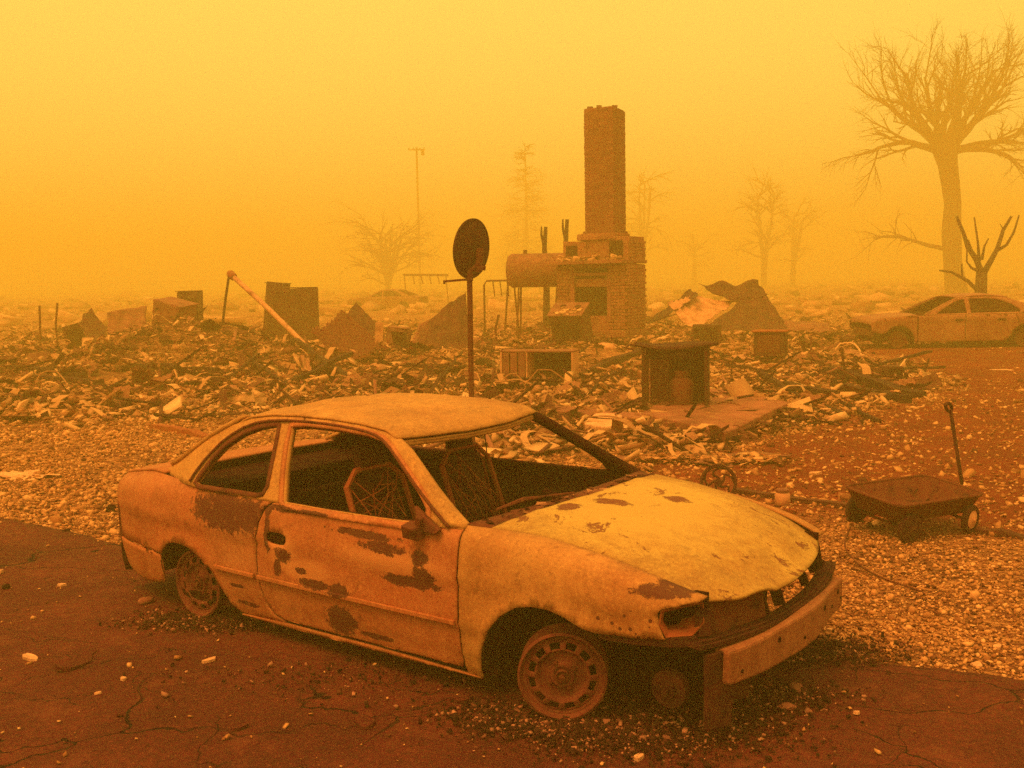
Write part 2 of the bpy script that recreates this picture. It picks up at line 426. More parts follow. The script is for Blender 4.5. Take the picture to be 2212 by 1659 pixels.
def chipmat(name, stops, rough=.95):
    t = NT(name, rough, .12)
    c = t.ramp(t.island(), stops); t.n[-1].color_ramp.interpolation = 'LINEAR'
    c = t.mix(t.math('MULTIPLY', t.noise(30, 3), .35), c, (.08, .04, .025)); t.color(c); return t.m
def sample(n, y0, y1, halfw=.62, pad=1.0):
    y = np.exp(RNG.uniform(math.log(y0), math.log(y1), n)); x = RNG.uniform(-1, 1, n) * (halfw * y + pad); return x, y

M['gravel'] = chipmat('gravel_stones', [(0, (.06, .03, .018)), (.3, (.36, .23, .08)), (.75, (.62, .48, .17)), (1, (.84, .74, .30))])
M['rub_pale'] = chipmat('ash_rubble', [(0, (.035, .02, .013)), (.12, (.15, .085, .042)), (.28, (.36, .26, .10)), (.72, (.60, .52, .21)), (.93, (.74, .68, .28)), (1, (.9, .86, .4))])
M['rub_dark'] = chipmat('charred_rubble', [(0, (.015, .01, .008)), (.55, (.05, .028, .018)), (.85, (.12, .065, .036)), (1, (.4, .26, .14))])
M['rub_mid'] = chipmat('scorched_scraps', [(0, (.03, .018, .012)), (.45, (.11, .06, .034)), (.8, (.26, .16, .08)), (1, (.55, .44, .2))])
M['crumb'] = chipmat('burnt_crumbs', [(0, (.012, .008, .006)), (.6, (.04, .02, .014)), (.85, (.11, .055, .032)), (1, (.55, .4, .22))])

# gravel in front of and behind the car
x, y = sample(190000, 4.0, 17, .62)
k = (y > edge_y(x) - .02 + .10 * RNG.normal(0, 1, len(x)) * (RNG.random(len(x)) < .15)) & (red_mask(x, y) < RNG.uniform(.25, 1.15, len(x))) & (fbm(x * 1.3, y * 1.3, 3) > RNG.uniform(.1, .5, len(x)))
x, y = x[k][:85000], y[k][:85000]
s = np.clip(RNG.lognormal(math.log(.0135), .45, len(x)), .008, .08) * (.75 + .045 * y)
pos = np.stack([x, y, gz(x, y) + s * .12 + .004], 1)
dm = s[:, None] * RNG.uniform((.8, .6, .35), (1.4, 1.1, .8), (len(x), 3))
near = y < 7.4
scatter('gravel', pos[near], dm[near], M['gravel'], 'loose orange-brown gravel beside the cracked pavement', 'gravel', .5, .22, 'ico')
scatter('gravel', pos[~near], dm[~near], M['gravel'], 'pale gravel stretching behind the burnt car towards the rubble', 'gravel', .5, .3)
# ash and rubble chips of the burnt house
x, y = sample(190000, 7.6, 40, .6, 1.5)
k = (debris_mask(x, y) > RNG.uniform(.05, .9, len(x))) & (fbm(x * .7 + 9, y * .7, 4) > RNG.uniform(.33, .56, len(x)))
x, y = x[k][:64000], y[k][:64000]
dark = np.maximum(dark_heap(x, y), smooth(.56, .68, fbm(x * .55 + 40, y * .9, 4))) > RNG.uniform(.2, 1.1, len(x))
s = np.clip(RNG.lognormal(math.log(.036), .55, len(x)), .014, .2)
pos = np.stack([x, y, gz(x, y) + s * .12 + RNG.random(len(x)) ** 3 * .10], 1)
dm = s[:, None] * RNG.uniform((.9, .4, .08), (2.2, 1.1, .45), (len(x), 3))
scatter('rubble', pos[~dark], dm[~dark], M['rub_pale'], 'pale ash and rubble chips covering the house footprint', 'rubble', .45, .35)
scatter('charred_rubble', pos[dark], dm[dark], M['rub_dark'], 'black charred rubble heaped among the wreckage', 'rubble', .6, .4)
# bigger splinters and laths sticking out of the heaps
x, y = sample(9000, 10, 36, .55, 1)
k = (debris_mask(x, y) > .6) & (fbm(x * .9 + 4, y * .9, 3) > RNG.uniform(.35, .62, len(x)))
x, y = x[k][:1500], y[k][:1500]
L = RNG.lognormal(math.log(.42), .5, len(x)).clip(.15, 1.8)
pos = np.stack([x, y, gz(x, y) + .05 + .05 * L], 1)
dm = np.stack([L, RNG.uniform(.015, .06, len(x)), RNG.uniform(.008, .03, len(x))], 1)
scatter('splinters', pos, dm, M['rub_dark'], 'charred laths and splinters lying across the rubble', 'debris', .28, .15)
x, y = sample(6000, 9, 34, .55, 1)
k = (debris_mask(x, y) > .6) & (fbm(x * .6 + 14, y * .6, 3) > RNG.uniform(.4, .6, len(x)))
x, y = x[k][:900], y[k][:900]
L = RNG.lognormal(math.log(.17), .45, len(x)).clip(.08, .5)
pos = np.stack([x, y, gz(x, y) + .04 + .08 * L], 1)
dm = np.stack([L, L * RNG.uniform(.4, 1, len(x)), RNG.uniform(.004, .02, len(x))], 1)
scatter('scraps', pos, dm, M['rub_pale'], 'scorched scraps of board and sheet lying over the rubble', 'debris', .5, .25)
# sparse stones on the red dirt
x, y = sample(14000, 6.5, 24, .62)
k = (red_mask(x, y) > .7) & (fbm(x * .8, y * .8, 3) > RNG.uniform(.3, .7, len(x)))
x, y = x[k][:3000], y[k][:3000]
s = RNG.lognormal(math.log(.022), .5, len(x)).clip(.008, .12)
scatter('stones', np.stack([x, y, gz(x, y) + s * .1], 1), s[:, None] * RNG.uniform((.8, .6, .2), (1.6, 1.1, .6), (len(x), 3)), M['gravel'], 'small stones strewn thinly over the red-brown dirt', 'stones', .4, .3)
# far wreckage seen only as low lumps in the smoke
x, y = RNG.uniform(-75, 75, 5200), RNG.uniform(36, 125, 5200)
k = fbm(x * .16, y * .16, 3) > RNG.uniform(.3, .6, 5200); x, y = x[k], y[k]
s = RNG.lognormal(math.log(.34), .5, len(x)).clip(.1, 1.1)
scatter('far_wreckage', np.stack([x, y, gz(x, y) + s * .12], 1), s[:, None] * RNG.uniform((.8, .5, .15), (2.0, 1.2, .6), (len(x), 3)), M['rub_pale'], 'low blurred wreckage of burnt lots far back in the smoke', 'wreckage', .25, .3)

# ------------------------------------------------------------------ haze
mb = MB(); mb.box((0, 190, 6.6), (960, 480, 16.8))
hz = bpy.data.materials.new('smoke_haze'); hz.use_nodes = True
hn = hz.node_tree.nodes; hn.clear()
ho = hn.new('ShaderNodeOutputMaterial'); hv = hn.new('ShaderNodeVolumePrincipled')
hv.inputs['Color'].default_value = (.97, .75, .26, 1); hv.inputs['Density'].default_value = .0145; hv.inputs['Anisotropy'].default_value = .15
hz.node_tree.links.new(hv.outputs[0], ho.inputs['Volume'])
tag(mb.build('haze', hz), 'thick orange wildfire smoke filling the whole air', 'smoke', kind='stuff')

# ================================================================== THE BURNT COUPE
def pchip(xs, ys):
    xs = np.asarray(xs, float); ys = np.asarray(ys, float); h = np.diff(xs); d = np.diff(ys) / h
    m = np.zeros_like(ys); m[0] = d[0]; m[-1] = d[-1]
    for i in range(1, len(xs) - 1):
        if d[i - 1] * d[i] > 0:
            w1, w2 = 2 * h[i] + h[i - 1], h[i] + 2 * h[i - 1]; m[i] = (w1 + w2) / (w1 / d[i - 1] + w2 / d[i])
    def f(x):
        x = np.clip(np.asarray(x, float), xs[0], xs[-1]); i = np.clip(np.searchsorted(xs, x, 'right') - 1, 0, len(xs) - 2)
        t = (x - xs[i]) / h[i]
        return (2 * t**3 - 3 * t**2 + 1) * ys[i] + (t**3 - 2 * t**2 + t) * h[i] * m[i] + (-2 * t**3 + 3 * t**2) * ys[i + 1] + (t**3 - t**2) * h[i] * m[i + 1]
    return f
def dens(loop, step):
    out = []
    n = len(loop)
    for i in range(n):
        a = np.array(loop[i], float); b = np.array(loop[(i + 1) % n], float); k = max(1, int(np.ceil(np.linalg.norm(b - a) / step)))
        out += [tuple(a + (b - a) * j / k) for j in range(k)]
    return out
def rounded(pts, closed=True, it=2):
    p = [np.array(q, float) for q in pts]
    for _ in range(it):
        q = []
        for i in range(len(p) if closed else len(p) - 1):
            a, b = p[i], p[(i + 1) % len(p)]; q += [a * .75 + b * .25, a * .25 + b * .75]
        if not closed: q = [p[0]] + q + [p[-1]]
        p = q
    return [tuple(v) for v in p]
def cdt(outer, holes, step):
    """triangulate a flat domain; returns points and triangles"""
    loops = [dens(outer, step)] + [dens(h, step) for h in holes]
    V, Eg = [], []
    for lp in loops:
        b = len(V); V += lp; Eg += [(b + i, b + (i + 1) % len(lp)) for i in range(len(lp))]
    O = np.array(loops[0]); lo, hi = O.min(0), O.max(0)
    gx_, gy_ = np.meshgrid(np.arange(lo[0] + step * .5, hi[0], step), np.arange(lo[1] + step * .5, hi[1], step))
    gp = np.stack([gx_.ravel(), gy_.ravel()], 1)
    ins = in_poly(gp[:, 0], gp[:, 1], O)
    for h in loops[1:]: ins &= ~in_poly(gp[:, 0], gp[:, 1], np.array(h))
    gp = gp[ins]
    B = np.array(V)
    if len(gp):
        d = np.sqrt(((gp[:, None, :] - B[None]) ** 2).sum(-1)).min(1); gp = gp[d > step * .45]
    pts = [Vector((float(a), float(b))) for a, b in V] + [Vector((float(a), float(b))) for a, b in gp]
    r = delaunay_2d_cdt(pts, Eg, [], 0, 1e-6)
    Q = np.array([(v.x, v.y) for v in r[0]]); T = np.array([f for f in r[2] if len(f) == 3])
    cen = Q[T].mean(1); k = in_poly(cen[:, 0], cen[:, 1], O)
    for h in loops[1:]: k &= ~in_poly(cen[:, 0], cen[:, 1], np.array(h))
    return Q, T[k]

# cross-section lines of the body side: half width and height along x (metres, front axle at 0, sunk on its rims)
SX = [-3.22, -3.05, -2.8, -2.4, -1.8, -1.0, -.5, -.2, .1, .35, .5, .62]
SW = [[.60, .655, .70, .745, .765, .77, .77, .76, .75, .73, .69, .62],
      [.63, .685, .735, .775, .795, .80, .80, .79, .78, .755, .71, .635],
      [.655, .71, .765, .802, .816, .82, .818, .812, .80, .772, .725, .645],
      [.66, .715, .768, .806, .818, .82, .816, .81, .80, .772, .725, .645],
      [.645, .695, .745, .786, .797, .80, .792, .775, .758, .735, .695, .62],
      [.585, .625, .665, .742, .774, .777, .742, .683, .655, .632, .603, .545]]
SZ = [[.12, .10, .085, .08, .08, .085, .088, .088, .09, .10, .12, .14],
      [.19, .175, .17, .17, .17, .17, .17, .17, .18, .20, .22, .24],
      [.33, .33, .33, .33, .325, .335, .34, .34, .345, .35, .36, .37],
      [.51, .515, .52, .522, .515, .52, .528, .525, .515, .49, .475, .46],
      [.63, .65, .665, .668, .662, .672, .688, .683, .655, .612, .57, .535],
      [.685, .715, .745, .738, .722, .724, .745, .735, .694, .637, .592, .55]]
FW = [pchip(SX, w) for w in SW]; FZ = [pchip(SX, z) for z in SZ]
VV = np.linspace(0, 5, 101)
def side_pt(x, v):
    """half width and height for body station x and section coordinate v (0..5)"""
    x = np.atleast_1d(np.asarray(x, float)); v = np.atleast_1d(np.asarray(v, float))
    W = np.stack([f(x) for f in FW]); Zc = np.stack([f(x) for f in FZ])
    Wp = np.concatenate([[2 * W[0] - W[1]], W, [2 * W[5] - W[4]]]); Zp = np.concatenate([[2 * Zc[0] - Zc[1]], Zc, [2 * Zc[5] - Zc[4]]])
    i = np.clip(np.floor(v).astype(int), 0, 4); t = v - i; j = np.arange(len(x))
    def cr(A):
        a, b, c, d = A[i, j], A[i + 1, j], A[i + 2, j], A[i + 3, j]
        return .5 * (2 * b + (c - a) * t + (2 * a - 5 * b + 4 * c - d) * t**2 + (3 * b - a - 3 * c + d) * t**3)
    return cr(Wp), cr(Zp)
def zv(x, z):
    w, zz = side_pt(np.full(101, x), VV); return float(np.interp(z, np.maximum.accumulate(zz), VV))
KV = .13
def dom(pts):
    """(x,z) outline -> (x,s) domain; a string 'b' for z means the belt line"""
    return [(x, (5.0 if z == 'b' else zv(x, z)) * KV) for x, z in pts]
def resample(pts, step=.03):
    out = []
    for (a, b), (c, d) in zip(pts[:-1], pts[1:]):
        if b == 'b' and d == 'b':
            k = max(1, int(abs(c - a) / step)); out += [(a + (c - a) * j / k, 'b') for j in range(k)]
        elif b == 'b' or d == 'b': out.append((a, b))
        else:
            k = max(1, int(math.hypot(c - a, d - b) / step)); out += [(a + (c - a) * j / k, b + (d - b) * j / k) for j in range(k)]
    return out + [pts[-1]]
def side_panel(name, outline, side, mat, parent, holes=(), push=0.0, dent=None, solid=.012, step=.026):
    Q, T = cdt(dom(resample(outline)), [dom(resample(list(h) + [h[0]])[:-1]) for h in holes], step)
    w, z = side_pt(Q[:, 0], Q[:, 1] / KV)
    if dent is not None: w = w + dent(Q[:, 0], z)
    w = w + push
    V = np.stack([Q[:, 0], side * w, z], 1)
    # make normals face outwards
    a = V[T]; nrm = np.cross(a[:, 1] - a[:, 0], a[:, 2] - a[:, 0]); fl = (nrm[:, 1] * side) < 0
    T = T.copy(); T[fl] = T[fl][:, ::-1]
    return fin(name, np_mesh(name, V, T), mat, parent, True, solid)
def crease(x, z, z0, h, wd): return h * np.exp(-((z - z0) / wd) ** 2)

def car_paint(name, pale, orange, dark, amount=.35, blobs=(), pales=(), darkscale=3.2, dthr=.64, mottle=.5, spots=()):
    pale = (.88 * pale[0], .98 * pale[1], pale[2]); orange = (.88 * orange[0], .98 * orange[1], orange[2])
    t = NT(name, .72, .3)
    n1 = t.noise(1.7, 7, .65); n2 = t.noise(5.5, 8, .7, .5); n3 = t.noise(60, 5, .75); n4 = t.noise(13, 8, .75, .4); n5 = t.noise(11, 10, .78, .8); n6 = t.noise(4, 9, .75, .2, (1, 1, .35)); n7 = t.noise(24, 8, .72, .5)
    c = t.mix(t.ramp(n1, [(.5 - amount * .45, 0.0), (.5 + amount * .45, 1.0)]), pale, orange)
    c = t.mix(t.ramp(n2, [(.34, mottle), (.56, 0.0)]), c, tuple(.55 * a for a in orange))
    c = t.mix(t.ramp(n6, [(.52, 0.0), (.70, .7)]), c, tuple(min(1, 1.25 * a) for a in pale))
    c = t.mix(t.math('MULTIPLY', t.step(n3, .52, .68), .5), c, tuple(min(1, 1.4 * a) for a in pale))
    c = t.mix(t.math('MULTIPLY', t.step(n3, .46, .34), .5), c, tuple(.5 * a for a in orange))
    c = t.mix(t.math('MULTIPLY', t.step(n4, .58, .62), mottle), c, tuple(.55 * a for a in orange))
    for q, r in pales: c = t.mix(t.math('MULTIPLY', t.blob(q, r, n5, 2.6), .8), c, tuple(min(1, 1.2 * a) for a in pale))
    dk = t.math('MULTIPLY', t.step(t.noise(darkscale, 9, .74, .6), dthr, dthr + .012), .9)
    for q, r in blobs:
        b = t.step(t.math('ADD', t.blob(q, tuple(1.25 * a for a in r), n5, 2.2), t.math('MULTIPLY_ADD', n7, 2.6, -1.5)), .26, .62); dk = t.math('MAXIMUM', dk, b)
    for q, r in spots:
        dk = t.math('MAXIMUM', dk, t.math('MULTIPLY', t.step(t.math('ADD', t.vor(34), t.math('MULTIPLY', n2, .25)), .40, .36), t.step(t.math('ADD', t.blob(q, r, n2, 1.2), n4), 1.12, 1.2)))
    c = t.mix(dk, c, t.mix(n4, dark, tuple(1.7 * a for a in dark)))
    c = t.mix(t.math('MULTIPLY', t.step(t.vor(42), .085, .06), t.step(n2, .45, .55)), c, tuple(.25 * a for a in orange))
    t.color(c)
    b1 = t.bump(t.math('MULTIPLY_ADD', dk, -.5, t.math('ADD', t.noise(2.4, 3), t.math('MULTIPLY', t.noise(9, 4), .5))), .5, .014)
    t.bump(t.noise(170, 4, .75), .45, .003, b1)
    t._in(t.b.inputs['Roughness'], t.ramp(n2, [(.3, .62), (.7, .85)]))
    return t.m
NS = -1   # near side of the car is -y
M['car_side'] = car_paint('burnt_door_steel', (.50, .29, .10), (.42, .13, .04), (.075, .03, .014), .6,
    blobs=[((-1.06, -.8, .645), (.16, .2, .016)), ((-.93, -.82, .60), (.10, .2, .022)), ((-.70, -.82, .585), (.035, .2, .03)), ((-.78, -.82, .47), (.13, .2, .022)), ((-.68, -.82, .50), (.05, .2, .04)),
           ((-1.71, -.8, .60), (.02, .2, .10)), ((-1.60, -.8, .695), (.10, .2, .012)), ((-1.38, -.8, .70), (.10, .2, .008)), ((-1.60, -.82, .47), (.05, .2, .03)), ((-1.64, -.82, .40), (.02, .2, .04)),
           ((-1.38, -.82, .36), (.10, .2, .016)), ((-1.22, -.82, .35), (.06, .2, .028)), ((-1.22, -.82, .20), (.09, .2, .06)), ((-1.02, -.82, .165), (.10, .2, .012)), ((-1.47, -.82, .41), (.03, .2, .012))],
    pales=[((-.88, -.82, .54), (.30, .2, .05)), ((-1.60, -.82, .49), (.09, .2, .08)), ((-1.45, -.82, .42), (.14, .2, .05))], dthr=.74)
M['car_quarter'] = car_paint('burnt_quarter_steel', (.47, .28, .10), (.42, .145, .045), (.075, .028, .014), .55,
    blobs=[((-2.01, -.8, .635), (.235, .2, .085)), ((-1.92, -.82, .16), (.08, .2, .014)), ((-1.98, -.82, .25), (.05, .2, .008))], dthr=.76)
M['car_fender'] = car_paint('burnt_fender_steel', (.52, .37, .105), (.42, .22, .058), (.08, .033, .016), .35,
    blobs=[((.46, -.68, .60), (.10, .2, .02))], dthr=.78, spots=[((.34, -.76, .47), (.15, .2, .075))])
M['car_hood'] = car_paint('pale_hood_steel', (.51, .47, .105), (.40, .245, .055), (.13, .06, .025), .5,
    blobs=[((-.26, -.30, .75), (.04, .05, .2)), ((-.16, -.10, .75), (.07, .05, .2)), ((.02, .18, .75), (.05, .04, .2))], pales=[((.0, -.10, .7), (.40, .42, 1)), ((-.1, .3, .7), (.25, .2, 1))], darkscale=5.5, dthr=.60)  # paler and yellower than the sides, palest over the middle
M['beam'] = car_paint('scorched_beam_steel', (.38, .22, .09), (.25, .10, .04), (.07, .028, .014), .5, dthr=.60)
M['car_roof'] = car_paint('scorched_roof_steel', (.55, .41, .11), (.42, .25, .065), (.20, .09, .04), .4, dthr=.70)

CAR_RZ = PI / 2 - 2.2142
_c, _s = math.cos(CAR_RZ), math.sin(CAR_RZ)
CAR_LOC = (_c * -2.3489 - _s * 4.1893, _s * -2.3489 + _c * 4.1893, .028)
car = thing('burnt_car', 'burnt-out two-door coupe with no glass or tyres, sunk on its rims on the pavement', 'car', CAR_LOC, CAR_RZ)

ARCH_F = [(.185, .412), (.12, .428), (.05, .455), (-.03, .472), (-.11, .472), (-.19, .455), (-.27, .405), (-.33, .335), (-.375, .25), (-.398, .16), (-.405, .094)]
FENDER = [(-.488, .096), (-.488, .3), (-.488, .52), (-.488, .70), (-.488, 'b'), (.56, 'b'), (.553, .565), (.50, .552), (.445, .54), (.432, .52), (.437, .48), (.455, .43), (.46, .424), (.33, .418)] + ARCH_F
DOOR = [(-.51, .125), (-.498, .15), (-.498, .40), (-.498, .68), (-.498, 'b'), (-1.62, 'b'), (-1.69, .712), (-1.735, .675), (-1.77, .61), (-1.786, .54), (-1.796, .43), (-1.79, .28), (-1.766, .20), (-1.72, .145), (-1.66, .122)]
DREAR = [(-1.65, .110), (-1.728, .137), (-1.776, .195), (-1.801, .28), (-1.807, .43), (-1.797, .54), (-1.781, .615), (-1.744, .685), (-1.695, .722), (-1.63, 'b')]
ARCH_R = [(-2.625, .325), (-2.60, .36), (-2.55, .395), (-2.48, .413), (-2.40, .413), (-2.32, .395), (-2.24, .355), (-2.17, .30), (-2.10, .21), (-2.05, .135), (-2.01, .095)]
QUARTER = DREAR + [(-2.42, 'b'), (-3.2, 'b'), (-3.2, .60), (-3.19, .45), (-3.18, .335)] + ARCH_R + [(-1.8, .098)]
BUMPER_R = [(-2.64, .318), (-3.17, .326), (-3.165, .24), (-3.14, .16), (-3.02, .12), (-2.86, .115), (-2.66, .15), (-2.645, .22)]
ROCKER = [(-.41, .082), (-.41, .094), (-.49, .094), (-1.0, .108), (-1.66, .104), (-2.0, .088), (-2.0, .083)]
def dent_side(x, z):
    d = .010 * smooth(.505, .53, z) - .010 + crease(x, z, .53, .005, .012) + crease(x, z, .335, .007, .010) - .006 * smooth(.33, .315, z) - crease(x, z, .17, .005, .015)
    return d + .016 * (fbm(x * 3.2 + 7, z * 3.6, 4) - .5)
def arch_lip(cx, cz, r):
    return lambda x, z: .014 * np.exp(-((np.hypot(x - cx, z - cz) - r) / .035) ** 2)
lf = arch_lip(-.06, .14, .335); lr = arch_lip(-2.42, .06, .36)
HANDLE = [(-1.715, .575), (-1.57, .578), (-1.56, .53), (-1.60, .515), (-1.71, .518)]
HANDLE = rounded(HANDLE, True, 1)
for side in (-1, 1):
    nm = 'near' if side < 0 else 'far'
    side_panel('fender', FENDER, side, M['car_fender'], car, dent=lambda x, z: dent_side(x, z) + lf(x, z))
    dr = side_panel('door', DOOR, side, M['car_side'], car, holes=[HANDLE], dent=dent_side)
    if side < 0: tag(dr, 'rusty orange side door with peeled dark patches')
    b = MB(); xs = [-1.73, -1.70, -1.56, -1.545]
    b.grid([[(x, side * (w), z) for z, w in ((.505, .80), (.51, .782), (.545, .775), (.58, .782), (.59, .80))] for x in np.linspace(-1.73, -1.545, 8)])
    b.box((-1.64, side * .80, .548), (.10, .012, .02)); b.build('door_handle', M['soot'], dr)
    side_panel('quarter_panel', QUARTER, side, M['car_quarter'], car, dent=lambda x, z: dent_side(x, z) + lr(x, z))
    side_panel('rear_bumper', BUMPER_R, side, M['car_quarter'], car, push=.004, dent=lambda x, z: .008 * (fbm(x * 9, z * 9, 2) - .5))
    side_panel('rocker_panel', ROCKER, side, M['car_quarter'], car, push=-.012)
    for xa, xb in ((-2.13, -1.815), (-1.785, -.505)):
        b = MB(); pts = []
        for x in np.linspace(xa, xb, max(4, int((xb - xa) / .06))):
            w, z = side_pt(x, zv(x, .335)); pts.append((x, side * (float(w[0]) + .003), .335))
        b.sweep(pts, .014, .022); b.build('side_molding', M['car_side'], car, False, bevel=.004)
    # wheel wells and inner fenders
    for cx, cz, r, x0, x1 in ((-.06, .14, .345, -.42, .24), (-2.40, .06, .365, -2.66, -2.02)):
        ang = np.linspace(.62, PI + .1, 22) if cx > -1 else np.linspace(.12, PI - .36, 22); b = MB()
        b.grid([[(cx + r * math.cos(q), side * w, cz + r * math.sin(q)) for w in (.75, .70, .58, .46)] for q in ang])
        b.grid([[(cx + rr * r * math.cos(q), side * .46, cz + rr * r * math.sin(q)) for rr in (.0, 1.0)] for q in ang])
        b.build('wheel_well', M['soot'], car)

for side in (-1, 1):
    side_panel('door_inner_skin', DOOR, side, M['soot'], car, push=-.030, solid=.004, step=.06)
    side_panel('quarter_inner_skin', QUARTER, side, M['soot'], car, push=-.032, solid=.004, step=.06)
# greenhouse sides: pillars, rails and window frames
def gh_w(x, z):
    w = .79 - .62 * (z - .70) + .05 * (z - .70) * (1.10 - z) * 4 * .6
    return w - .42 * np.maximum(0, -2.36 - x) ** 1.25
GH = [(-.505, .742), (-.62, .805), (-.74, .873), (-.86, .945), (-.97, 1.012), (-1.05, 1.055), (-1.13, 1.078), (-1.3, 1.095), (-1.5, 1.104), (-1.75, 1.106), (-1.95, 1.098), (-2.1, 1.078), (-2.22, 1.04), (-2.33, .98), (-2.47, .895), (-2.60, .82), (-2.72, .772), (-2.80, .748),
      (-2.6, .735), (-2.42, .732), (-2.1, .722), (-1.8, .718), (-1.4, .718), (-1.0, .72), (-.6, .728)]
QWIN = [(-2.315, .752), (-2.30, .79), (-2.262, .865), (-2.205, .94), (-2.115, 1.0), (-2.01, 1.04), (-1.91, 1.058), (-1.87, 1.058), (-1.845, 1.0), (-1.80, .86), (-1.775, .78), (-1.785, .752), (-1.82, .744), (-2.0, .743), (-2.28, .741)]
DWIN = [(-1.765, 1.06), (-1.73, .97), (-1.68, .86), (-1.615, .735), (-1.6, .727), (-1.3, .725), (-1.0, .727), (-.73, .733), (-.70, .738), (-.72, .79), (-.785, .84), (-.90, .91), (-1.05, 1.0), (-1.13, 1.038), (-1.22, 1.053), (-1.46, 1.066), (-1.66, 1.068)]
def gh_mesh(outer, holes, side, push=0.0, step=.025):
    Q, T = cdt(outer, holes, step)
    V = np.stack([Q[:, 0], side * (gh_w(Q[:, 0], Q[:, 1]) + push), Q[:, 1]], 1)
    a = V[T]; nrm = np.cross(a[:, 1] - a[:, 0], a[:, 2] - a[:, 0]); fl = (nrm[:, 1] * side) < 0
    T = T.copy(); T[fl] = T[fl][:, ::-1]; return np_mesh('g', V, T)
def offset(loop, d):
    p = np.array(loop); c = p.mean(0); out = []
    for i in range(len(p)):
        t_ = p[(i + 1) % len(p)] - p[i - 1]; n_ = np.array([t_[1], -t_[0]]); n_ /= np.linalg.norm(n_) + 1e-9
        if n_ @ (p[i] - c) < 0: n_ = -n_
        out.append(tuple(p[i] + n_ * d))
    return out
for side in (-1, 1):
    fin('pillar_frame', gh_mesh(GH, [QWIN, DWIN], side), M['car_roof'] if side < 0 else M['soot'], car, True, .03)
    fin('door_window_frame', gh_mesh(offset(DWIN, .030), [offset(DWIN, .004)], side, .012, .02), M['car_side'], car, True, .022)
    fin('quarter_window_frame', gh_mesh(offset(QWIN, .018), [offset(QWIN, -.004)], side, .008, .02), M['dark_rust'], car, True, .02)
    b = MB()      # drip rail above the windows
    rail = [(-2.36, .75), (-2.345, .80), (-2.30, .88), (-2.22, .975), (-2.08, 1.055), (-1.9, 1.086), (-1.6, 1.092), (-1.35, 1.083), (-1.2, 1.070), (-1.1, 1.04), (-.97, .965), (-.75, .835), (-.56, .735)]
    rail = rounded(rail, False, 1)
    b.tube([(x, side * (float(gh_w(x, z)) + .012), z) for x, z in rail], .0075, 6); b.build('drip_rail', M['dark_rust'], car, True)
    b = MB()      # A pillar and C pillar return
    line = [(-1.10, 1.062), (-.97, 1.004), (-.86, .938), (-.74, .866), (-.62, .80), (-.50, .74)]
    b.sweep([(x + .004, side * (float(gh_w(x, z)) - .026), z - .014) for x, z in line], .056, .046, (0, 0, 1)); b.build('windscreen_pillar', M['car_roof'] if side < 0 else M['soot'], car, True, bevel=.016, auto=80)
    b = MB()
    line = [(-2.19, 1.056), (-2.33, .980), (-2.47, .895), (-2.60, .82), (-2.70, .78)]
    b.grid([[(x - dx, side * (float(gh_w(x, z)) - dy), z + dz) for dy, dx, dz in ((0, 0, 0), (.03, .012, .010), (.07, .02, .014), (.10, .015, .004))] for x, z in line])
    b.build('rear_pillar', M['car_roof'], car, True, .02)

# roof
NU, NV = 46, 40
A = np.zeros((NU, NV, 3))
for i in range(NU):
    for j in range(NV):
        u = i / (NU - 1); q = -1 + 2 * j / (NV - 1)
        xf = -1.055 + .085 * (1 - q * q); xr = -2.20 - .10 * (1 - q * q); x = xf + (xr - xf) * u
        ze = float(np.interp(-x, [.95, 1.05, 1.13, 1.3, 1.5, 1.75, 1.95, 2.1, 2.22, 2.33], [1.035, 1.062, 1.080, 1.097, 1.106, 1.108, 1.100, 1.080, 1.042, .985]))
        ye = float(gh_w(max(x, -2.3), ze)) + .002
        y = q * ye
        crown = .020 * smooth(0, .25, u) + .014
        z = ze + crown * (1 - abs(q) ** 2.6)
        z -= .034 * math.exp(-((x + 1.60) / .20) ** 2 - ((y - .12) / .14) ** 2)                       # fire-buckled dents
        z += .020 * math.exp(-(((x + 1.52) * .8 + (y - .10) * .6) / .035) ** 2 - (((x + 1.52) * -.6 + (y - .10) * .8) / .22) ** 2)
        z -= .020 * math.exp(-((x + 1.25) / .16) ** 2 - ((y + .12) / .16) ** 2)
        z += .018 * (float(fbm(x * 4.2, y * 4.2, 3)) - .5) * (1 - abs(q) ** 6)
        z -= .016 * max(0, 1 - u / .07) ** 1.5 + .02 * max(0, (u - .93) / .07) ** 1.5
        A[i, j] = (x, y, z)
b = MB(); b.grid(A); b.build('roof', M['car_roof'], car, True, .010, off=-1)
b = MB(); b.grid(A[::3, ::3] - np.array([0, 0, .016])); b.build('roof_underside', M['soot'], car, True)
b = MB()
hd = [(float(A[0, j, 0]) - .024, float(A[0, j, 1]), float(A[0, j, 2]) - .021) for j in range(0, NV, 3)]
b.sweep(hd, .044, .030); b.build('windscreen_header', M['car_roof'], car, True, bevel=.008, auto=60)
b = MB(); hd = [(float(A[-1, j, 0]) + .03, float(A[-1, j, 1]), float(A[-1, j, 2]) - .02) for j in range(2, NV - 2, 3)]; b.sweep(hd, .05, .022)
b.build('rear_header', M['soot'], car)

